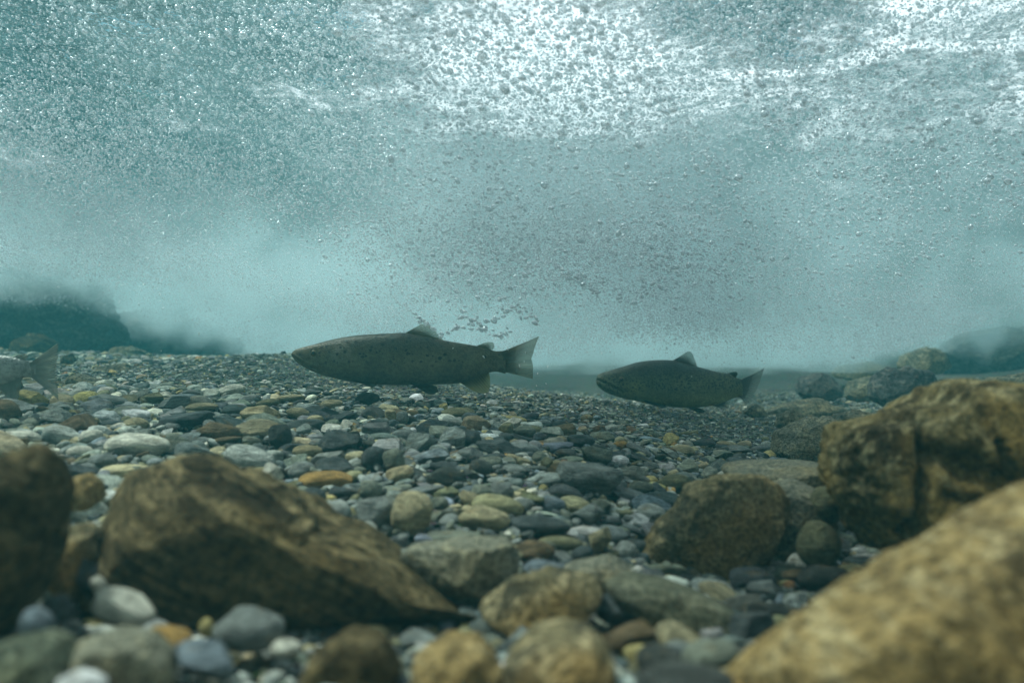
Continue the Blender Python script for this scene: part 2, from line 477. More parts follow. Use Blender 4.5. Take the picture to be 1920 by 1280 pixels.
def build_bubbles(n_try=1450000):
    y = .7 + 3.0 * rng.uniform(0, 1, n_try) ** 1.5
    x = rng.uniform(-1, 1, n_try) * (.75 * y + .35)
    z = rng.uniform(.15, .96, n_try)
    low = plume_low(x, y)
    p = np.stack([x, y, z], 1)
    n = .6 * fbm(p * 2.4, 4, 41) + .5 * vnoise(p * np.array([1.3, 1.1, 2.6]) + 3, 4)
    n2 = fbm(p * np.array([7, 5, 9.]), 3, 77)
    h = z - low + .16 * n
    ca, sa = math.cos(.6), math.sin(.6)                       # swirling strings of bubbles dragged along by the current
    wx = .12 * fbm(p * 2.0 + 9, 2, 8); wz = .12 * fbm(p * 2.0 + 5, 2, 18)
    q = np.stack([(p[:, 0] + wx) * ca - (p[:, 2] + wz) * sa, p[:, 1], (p[:, 0] + wx) * sa + (p[:, 2] + wz) * ca], 1)
    streak = fbm(q * np.array([1.6, 3.0, 9.0]), 3, 55)
    w = sstep(-.05, .15, h) * np.clip(.42 + 1.4 * n + .8 * n2 + 1.3 * streak, .05, .72)
    w *= np.interp(y, [.7, 1.2, 1.6, 2.6, 3.7], [.55, .8, 1.5, 1.5, .9])
    for c, rr in (((-.95, 1.9, .74), (.85, 1.3, .36)), ((.55, 1.9, .84), (.34, .7, .24))):      # clear pockets
        e = np.linalg.norm((p - np.array(c)) / np.array(rr), axis=1) + .9 * n
        w *= .52 + .48 * sstep(.55, 1.15, e)
    keep = rng.uniform(0, 1, n_try) < w * .75
    p = p[keep]; y = y[keep]
    nt = 700000                                              # the finest grains, deeper in and along the cloud's lower edge
    ty = rng.uniform(1.4, 3.3, nt); tx = rng.uniform(-1, 1, nt) * (.72 * ty + .2)
    tz = plume_low(tx, ty) + rng.exponential(.13, nt) - .05
    tp = np.stack([tx, ty, tz], 1)
    tk = (rng.uniform(0, 1, nt) < np.clip(.30 + 1.5 * fbm(tp * np.array([2.2, 2.2, 4.0]), 4, 91), .02, 1)) & (tz < .9) & (tz > bed(tx, ty) + .02)
    p = np.concatenate([p, tp[tk]]); y = np.concatenate([y, ty[tk]]); n_big = len(p) - int(tk.sum())
    r = np.exp(rng.normal(math.log(.0015), .50, len(p)))
    r = np.clip(r, .0007, .0052) * np.interp(y, [.7, 1.6, 2.2, 3.7], [1.1, .95, .75, .65]) * np.where(rng.uniform(0, 1, len(p)) < .35, .5, 1)
    r[n_big:] = np.exp(rng.normal(math.log(.00095), .25, len(p) - n_big))
    s = np.stack([r * rng.uniform(1.0, 1.5, len(p)), r * rng.uniform(.9, 1.2, len(p)), r * rng.uniform(.75, 1.0, len(p))], 1)
    rot = np.stack([rng.normal(0, .3, len(p)), rng.normal(.45, .4, len(p)), rng.uniform(-.6, .6, len(p))], 1)
    me = bpy.data.meshes.new("bubbles")
    me.vertices.add(len(p)); me.vertices.foreach_set("co", p.astype(np.float32).ravel())
    for nm, a in (("size", s), ("turn", rot)):
        q = me.attributes.new(nm, 'FLOAT_VECTOR', 'POINT'); q.data.foreach_set("vector", a.astype(np.float32).ravel())
    me.materials.append(M_BUB)
    o = link("bubbles", me)
    tag(o, "countless tiny silvery air bubbles swarming through the white water", "bubbles", kind="stuff")
    g = bpy.data.node_groups.new("scatter_bubbles", 'GeometryNodeTree')
    g.interface.new_socket("Geometry", in_out='INPUT', socket_type='NodeSocketGeometry')
    g.interface.new_socket("Geometry", in_out='OUTPUT', socket_type='NodeSocketGeometry')
    N, L = g.nodes, g.links
    gi, go = N.new("NodeGroupInput"), N.new("NodeGroupOutput")
    ic = N.new("GeometryNodeMeshIcoSphere"); ic.inputs["Radius"].default_value = 1.0; ic.inputs["Subdivisions"].default_value = 3
    sm = N.new("GeometryNodeSetShadeSmooth"); mt = N.new("GeometryNodeSetMaterial"); mt.inputs["Material"].default_value = M_BUB
    ip = N.new("GeometryNodeInstanceOnPoints")
    a1, a2 = N.new("GeometryNodeInputNamedAttribute"), N.new("GeometryNodeInputNamedAttribute")
    a1.data_type = a2.data_type = 'FLOAT_VECTOR'
    a1.inputs[0].default_value = "size"; a2.inputs[0].default_value = "turn"
    e2r = N.new("FunctionNodeEulerToRotation")
    L.new(ic.outputs[0], sm.inputs[0]); L.new(sm.outputs[0], mt.inputs[0])
    L.new(gi.outputs[0], ip.inputs["Points"]); L.new(mt.outputs[0], ip.inputs["Instance"])
    L.new(a1.outputs[0], ip.inputs["Scale"]); L.new(a2.outputs[0], e2r.inputs[0]); L.new(e2r.outputs[0], ip.inputs["Rotation"])
    L.new(ip.outputs[0], go.inputs[0])
    md = o.modifiers.new("scatter", 'NODES'); md.node_group = g
    print("BUBBLES", len(p))
build_bubbles()

# ---------------------------------------------------------------- boulders with an outline of their own
def facet(v, cuts, r, lo=.55, hi=.92, soft=.85):
    for _ in range(cuts):
        n = r.normal(size=3); n /= np.linalg.norm(n)
        d = r.uniform(lo, hi)
        s = v @ n - d
        v = v - np.outer(np.where(s > 0, s * soft, 0), n)
    return v

def boulder(name, pts, d, depth, mat, label, cat="boulder", sub=6, rough=.05, seed=1, cuts=5, fat=.75, lean=0.0, post=None, freq=2.2):
    P = np.array([at(px, py, d)[:] for px, py in pts])
    c = P.mean(0)
    q = P[:, [0, 2]] - c[[0, 2]]
    # densify the outline, then read it as a radius over angle
    qq = []
    for i in range(len(q)):
        a, b = q[i], q[(i + 1) % len(q)]
        for k in range(12): qq.append(a + (b - a) * k / 12)
    qq = np.array(qq)
    th, rr = np.arctan2(qq[:, 1], qq[:, 0]), np.hypot(qq[:, 0], qq[:, 1])
    o = np.argsort(th); th, rr = th[o], rr[o]
    th = np.concatenate([th - 2 * math.pi, th, th + 2 * math.pi]); rr = np.tile(rr, 3)
    v0, f = ico(sub)
    r = np.random.default_rng(seed)
    s = facet(v0.copy(), cuts, r, .5, .9, .8)
    ang = np.arctan2(v0[:, 2], v0[:, 0])
    rho0 = np.hypot(v0[:, 0], v0[:, 2])
    R0 = sum(np.interp(ang + e, th, rr) for e in (-.05, 0, .05)) / 3
    rho = np.power(np.clip(rho0, 1e-6, 1), fat)
    yy = s[:, 1] * depth
    X = R0 * rho * np.cos(ang); Z = R0 * rho * np.sin(ang)
    v = np.stack([X, yy + lean * Z, Z], 1)
    size = rr.mean()
    nrm = v / np.maximum(np.linalg.norm(v, axis=1, keepdims=True), 1e-9)
    n = fbm(v / size * freq + seed * 3.1, 6, seed, .52)
    rid = 1 - np.abs(fbm(v / size * np.array([1.3, 1.3, 3.2]) * freq * .7 + seed, 4, seed + 5)) * 2
    n3 = fbm(v / size * np.array([1.2, 1.2, 2.6]) * freq * 3 + seed, 4, seed + 9, .55)
    v = v + nrm * (size * rough * (n * 1.8 + .6 * rid + .5 * n3 - .2))[:, None]
    q = np.random.default_rng(seed + 500)
    for _ in range(cuts * 2):                       # broken faces on the near and the upper side
        m_ = np.array([q.normal() * .45, -abs(q.normal()) - .45, q.normal() * .45 + .2]); m_ /= np.linalg.norm(m_)
        e_ = v @ m_; dd_ = np.quantile(e_, q.uniform(.86, .96))
        v = v - np.outer(np.where(e_ > dd_, (e_ - dd_) * .8, 0), m_)
    if post is not None: v = post(v, size)
    me = new_mesh(name, v, f, mat)
    ob = link(name, me, loc=c)
    return tag(ob, label, cat)

OUTLINES = []
def big(name, pts, d, depth, *a, **k):
    OUTLINES.append((np.array(pts, float), d))
    return boulder(name, pts, d, depth, *a, **k)

def crack(ax, az, bx, bz, wid, dep):
    """a groove cut into the near face along a line in the stone's own x, z"""
    def f(v, size):
        a, b = np.array([ax, az]), np.array([bx, bz])
        ab = b - a
        q = v[:, [0, 2]] - a
        tt = np.clip((q @ ab) / (ab @ ab), 0, 1)
        wob = .25 * wid * np.sin(tt * 19)
        dist = np.linalg.norm(q - tt[:, None] * ab, axis=1) + wob
        g = np.exp(-(dist / wid) ** 2) * (v[:, 1] < 0)
        v = v.copy(); v[:, 1] += g * dep
        return v
    return f
def many(*fs):
    def f(v, s):
        for g in fs: v = g(v, s)
        return v
    return f

big("boulder", [(1300, 1370), (1352, 1318), (1452, 1220), (1565, 1148), (1700, 1082), (1800, 1026), (1920, 944), (2050, 890), (2200, 930), (2250, 1150), (2150, 1450), (1750, 1520), (1400, 1450)],
    .46, .075, M_TAN, "huge blurred tan and ochre boulder filling the corner nearest the camera", seed=3, rough=.035, cuts=3)
big("boulder", [(1572, 870), (1580, 820), (1600, 797), (1660, 775), (1745, 747), (1765, 725), (1830, 714), (1930, 722), (2030, 740), (2090, 850), (2060, 1010), (1900, 1090), (1740, 1075), (1680, 1050), (1640, 1030), (1605, 960), (1572, 930)],
    .86, .15, M_OCHRE, "large ochre brown boulder with a deep crack, behind the tan corner boulder", seed=8, rough=.06, cuts=6, sub=7, lean=-.2,
    post=many(crack(-.050, .062, -.068, -.050, .0042, .032), crack(-.045, .022, .05, -.014, .012, .030), crack(.0055, .036, .016, .004, .0032, .018), crack(-.04, -.012, .03, -.03, .006, .012)))
big("boulder", [(1198, 1052), (1240, 985), (1290, 908), (1340, 886), (1420, 885), (1458, 900), (1468, 945), (1455, 1010), (1440, 1050), (1390, 1075), (1320, 1112), (1260, 1100), (1205, 1075)],
    .95, .085, M_MIX, "mottled brown and grey angular boulder with rusty lower corner, beside the dark round stone", seed=12, rough=.06, cuts=8, lean=-.25)
big("boulder", [(1450, 905), (1490, 900), (1540, 925), (1560, 985), (1530, 1040), (1470, 1075), (1420, 1070), (1430, 990)],
    1.02, .07, M_GREY, "grey brown boulder wedged between the mottled boulder and the cracked boulder", seed=14, rough=.05)
big("stone_slab", [(1340, 886), (1400, 875), (1480, 868), (1560, 872), (1590, 890), (1580, 925), (1500, 925), (1400, 900)],
    1.15, .12, M_GREY, "flat pale grey slab lying behind the mottled brown boulder", "rock", sub=5, seed=15, rough=.03)
big("boulder", [(183, 1010), (182, 940), (200, 893), (270, 866), (350, 855), (420, 861), (485, 893), (535, 937), (605, 992), (690, 1022), (770, 1080), (850, 1130), (985, 1228), (850, 1245), (700, 1230), (540, 1210), (400, 1200), (260, 1180), (190, 1090)],
    .72, .16, M_BROWN, "big dark brown algae coated boulder sloping down to the right", seed=21, rough=.06, cuts=5, freq=2.8, lean=-.45)
big("boulder", [(-110, 940), (-14, 888), (28, 852), (66, 829), (98, 850), (110, 900), (98, 985), (72, 1060), (42, 1135), (-20, 1210), (-120, 1200)],
    .56, .055, M_BROWN, "upright blurred brown boulder at the left border, beside the big dark brown boulder", seed=25, rough=.05, cuts=4, lean=-.2)
big("boulder", [(745, 1045), (770, 1022), (860, 1015), (960, 1016), (975, 1042), (966, 1090), (905, 1142), (850, 1142), (795, 1085)],
    .75, .065, M_GREY, "blocky tan grey boulder with a flat top beside the dark brown boulder's slope", seed=31, rough=.035, cuts=7, fat=.6)
big("boulder", [(896, 1132), (958, 1086), (1030, 1074), (1115, 1084), (1130, 1100), (1122, 1125), (1085, 1158), (1010, 1190), (950, 1187), (905, 1158)],
    .67, .055, M_MIX, "wedge shaped mottled tan stone below the blocky boulder", "stone", seed=35, rough=.05, cuts=6)
big("stone_slab", [(1134, 1092), (1180, 1078), (1240, 1088), (1310, 1112), (1375, 1142), (1388, 1165), (1370, 1192), (1315, 1197), (1220, 1172), (1150, 1128)],
    .69, .045, boulder_material("olive_grey_rock", (.15, .15, .095), (.11, .112, .075), (.19, .185, .12), (.16, .14, .07), 12, rustamt=.3), "long smooth olive grey stone in front of the mottled boulder", "stone", seed=38, rough=.02, cuts=2)
big("stone_slab", [(1030, 1085), (1090, 1055), (1150, 1042), (1180, 1060), (1200, 1090), (1140, 1110), (1060, 1110)],
    .78, .05, M_GREY, "flat grey slab under the olive grey stone's upper end", "rock", sub=5, seed=39, rough=.04)
big("boulder", [(930, 1310), (945, 1240), (1000, 1192), (1060, 1179), (1118, 1193), (1150, 1235), (1155, 1310), (1050, 1360)],
    .50, .055, M_MIX, "rounded blurred olive stone with a yellow flank at the bottom border", "stone", seed=41, rough=.03, cuts=2)
big("boulder", [(765, 1300), (780, 1232), (835, 1200), (905, 1207), (942, 1255), (945, 1320), (850, 1350)],
    .50, .045, M_TAN, "rounded blurred yellow tan stone at the bottom border", "stone", seed=44, rough=.04, cuts=3, sub=5)
big("boulder", [(555, 1300), (585, 1225), (650, 1187), (715, 1198), (745, 1250), (750, 1320), (650, 1350)],
    .52, .045, M_BROWN, "rounded dark brown stone below the dark brown boulder's lower slope", "stone", seed=47, rough=.04, cuts=3, sub=5)
big("boulder", [(120, 1290), (125, 1215), (190, 1188), (265, 1200), (315, 1250), (310, 1320), (200, 1340)],
    .47, .04, M_GREY, "brown grey rounded stone under the pale pink stone", "stone", seed=51, rough=.04, cuts=3, sub=5)
big("boulder", [(-60, 1300), (-30, 1215), (40, 1195), (95, 1215), (125, 1265), (120, 1330), (20, 1350)],
    .44, .04, boulder_material("green_grey_rock", (.12, .135, .09), (.08, .09, .06), (.17, .18, .12), (.12, .12, .05), 12), "blurred green grey stone in the bottom corner under the upright boulder", "stone", seed=53, rough=.03, cuts=3, sub=5)
big("boulder", [(128, 930), (140, 893), (165, 887), (185, 905), (186, 940), (165, 955), (140, 952)],
    .78, .03, M_TAN, "small ochre stone between the upright boulder and the big dark brown boulder", "stone", seed=56, rough=.05, cuts=3, sub=5)
big("boulder", [(98, 1040), (110, 1000), (140, 985), (172, 1000), (178, 1060), (165, 1110), (120, 1120)],
    .66, .05, M_MIX, "tall brown stone standing in the gap between the two brown boulders", "stone", seed=57, rough=.06, cuts=5, sub=5)
# far rocks seen through the water
big("boulder", [(-120, 470), (0, 478), (80, 500), (150, 520), (172, 570), (190, 640), (170, 668), (0, 680), (-150, 680)],
    4.0, .5, M_DARK, "dark hazy rock wall at the left edge under the bubble cloud", seed=61, rough=.16, cuts=8, freq=3.2)
big("boulder", [(180, 650), (200, 606), (260, 585), (330, 590), (400, 612), (450, 640), (440, 668), (300, 672)],
    4.6, .4, M_DARK, "low dark hazy rock behind the pale pebbles, under the cloud's edge", seed=63, rough=.16, cuts=8, freq=3.2)
FAR = [
    ([(1636, 745), (1645, 705), (1675, 690), (1720, 690), (1755, 705), (1765, 740), (1745, 770), (1680, 772)], 2.9, .12, M_DARK, "dark hazy boulder just left above the cracked ochre boulder"),
    ([(1495, 735), (1500, 708), (1535, 700), (1565, 712), (1580, 735), (1560, 750), (1510, 750)], 3.4, .12, M_DARK, "hazy dark stone right behind the second fish's tail"),
    ([(1590, 740), (1600, 715), (1640, 705), (1665, 725), (1650, 750), (1600, 755)], 3.5, .12, M_FARTAN, "hazy grey stone touching the dark hazy boulder's left side"),
    ([(1430, 775), (1480, 757), (1530, 748), (1560, 760), (1600, 770), (1590, 790), (1480, 795)], 2.8, .12, M_FARTAN, "low smooth hazy slab behind the second fish's tail"),
    ([(1760, 720), (1768, 668), (1795, 635), (1850, 618), (1930, 615), (1990, 660), (1980, 735)], 4.8, .35, M_DARK, "big hazy rock rising behind the cracked ochre boulder at the right edge"),
    ([(1560, 705), (1580, 685), (1630, 678), (1670, 688), (1670, 705), (1600, 712)], 4.2, .15, M_FARTAN, "pale hazy rock behind the hazy stones at right"),
    ([(1690, 690), (1700, 665), (1740, 650), (1780, 665), (1790, 690), (1740, 705)], 4.0, .15, M_FARTAN, "pale hazy rock leaning on the big hazy rock"),
    ([(1860, 730), (1870, 708), (1920, 702), (1980, 705), (1990, 735), (1900, 745)], 2.6, .14, M_FARTAN, "pale green flat rock behind the cracked boulder's top"),
    ([(1665, 772), (1680, 756), (1720, 752), (1760, 760), (1760, 785), (1690, 790)], 2.1, .1, M_FARTAN, "smooth grey green rock right behind the cracked boulder's shoulder"),
    ([(1452, 850), (1465, 812), (1520, 788), (1565, 787), (1590, 820), (1590, 870), (1500, 872)], 1.65, .11, M_GREY, "angular grey boulder with a pale yellow vein, behind the pale grey slab"),
    ([(1455, 800), (1462, 778), (1485, 768), (1508, 780), (1512, 800), (1480, 808)], 2.1, .05, M_FARTAN, "rounded olive stone behind the yellow veined boulder"),
    ([(1560, 800), (1572, 778), (1610, 770), (1645, 778), (1640, 805), (1590, 812)], 2.0, .08, M_FARTAN, "pale green hazy stone beside the cracked boulder's left shoulder"),
    ([(1395, 775), (1402, 763), (1418, 757), (1432, 766), (1438, 778), (1415, 784)], 2.6, .03, M_FARTAN, "small yellow stone under the second fish's tail fin"),
    ([(110, 680), (115, 668), (135, 663), (140, 676), (132, 682)], 2.6, .03, M_FARTAN, "small yellow hazy stone behind the silvery tail"),
    ([(170, 715), (185, 690), (230, 680), (255, 700), (250, 722), (200, 726)], 2.4, .08, M_FARTAN, "angular olive grey rock, farthest large one behind the silvery tail"),
    ([(108, 730), (118, 708), (150, 703), (190, 718), (195, 735), (140, 745)], 1.9, .08, M_GREY, "dark sided grey rock just right of the silvery tail"),
    ([(325, 690), (335, 676), (365, 672), (380, 685), (360, 695)], 3.0, .08, M_FARTAN, "low olive hazy rock where the gravel ridge starts"),
    ([(248, 705), (256, 694), (275, 693), (285, 704), (268, 710)], 2.5, .04, M_FARTAN, "pale rounded hazy stone beside the angular olive rock"),
    ([(190, 668), (205, 655), (240, 650), (275, 660), (270, 674), (215, 678)], 3.6, .12, M_FARTAN, "olive brown hazy rock before the low dark rock"),
    ([(20, 672), (30, 640), (60, 625), (95, 640), (100, 668), (60, 680)], 3.6, .14, M_BROWN, "brown hazy rock at the foot of the dark rock wall"),
]
for k, (pts, d, dep, m, lab) in enumerate(FAR):
    big("rock", pts, d, dep, m, lab, "rock", sub=5, seed=70 + k, rough=.10, cuts=8, freq=2.8)

# ---------------------------------------------------------------- stones: shared shapes
def stone_shape(seed, kind, sub=4):
    r = np.random.default_rng(seed)
    v, f = ico(sub)
    v = v.copy()
    if kind == "angular": v = facet(v, 11, r, .45, .85, .92); n = .06
    elif kind == "flat": v = facet(v, 10, r, .55, .9, .95); n = .055
    elif kind == "block": v = np.sign(v) * np.abs(v) ** .72; v = facet(v, 5, r, .75, 1.05, .9); n = .04
    elif kind == "egg": v = v * (1 + .16 * v[:, :1]); n = .03
    else: v = facet(v, 5, r, .62, .95, .75); n = .045
    v = v * (1 + n * 1.6 * fbm(v * 1.5 + seed * 7.7, 4, seed)[:, None] + n * .7 * fbm(v * 6 + seed, 3, seed + 3)[:, None])
    v[:, 0] += .12 * r.normal() * v[:, 2] ** 2
    lo, hi = v.min(0), v.max(0)
    return (v - (lo + hi) / 2) / ((hi - lo) / 2), f

SHAPES = {}
for k, kind in enumerate(("round", "flat", "angular", "egg", "block")):
    SHAPES[kind] = [new_mesh("stone_" + kind, *stone_shape(100 + 17 * k + j, kind), M_PEB) for j in range(4)]

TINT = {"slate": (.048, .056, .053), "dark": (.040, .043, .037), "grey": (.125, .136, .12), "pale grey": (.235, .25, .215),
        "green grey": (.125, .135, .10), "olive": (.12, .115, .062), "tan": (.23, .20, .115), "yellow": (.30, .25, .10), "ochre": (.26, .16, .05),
        "brown": (.095, .07, .038), "cream": (.40, .39, .31), "white": (.50, .50, .47), "rusty": (.24, .13, .055), "blue grey": (.12, .145, .155)}

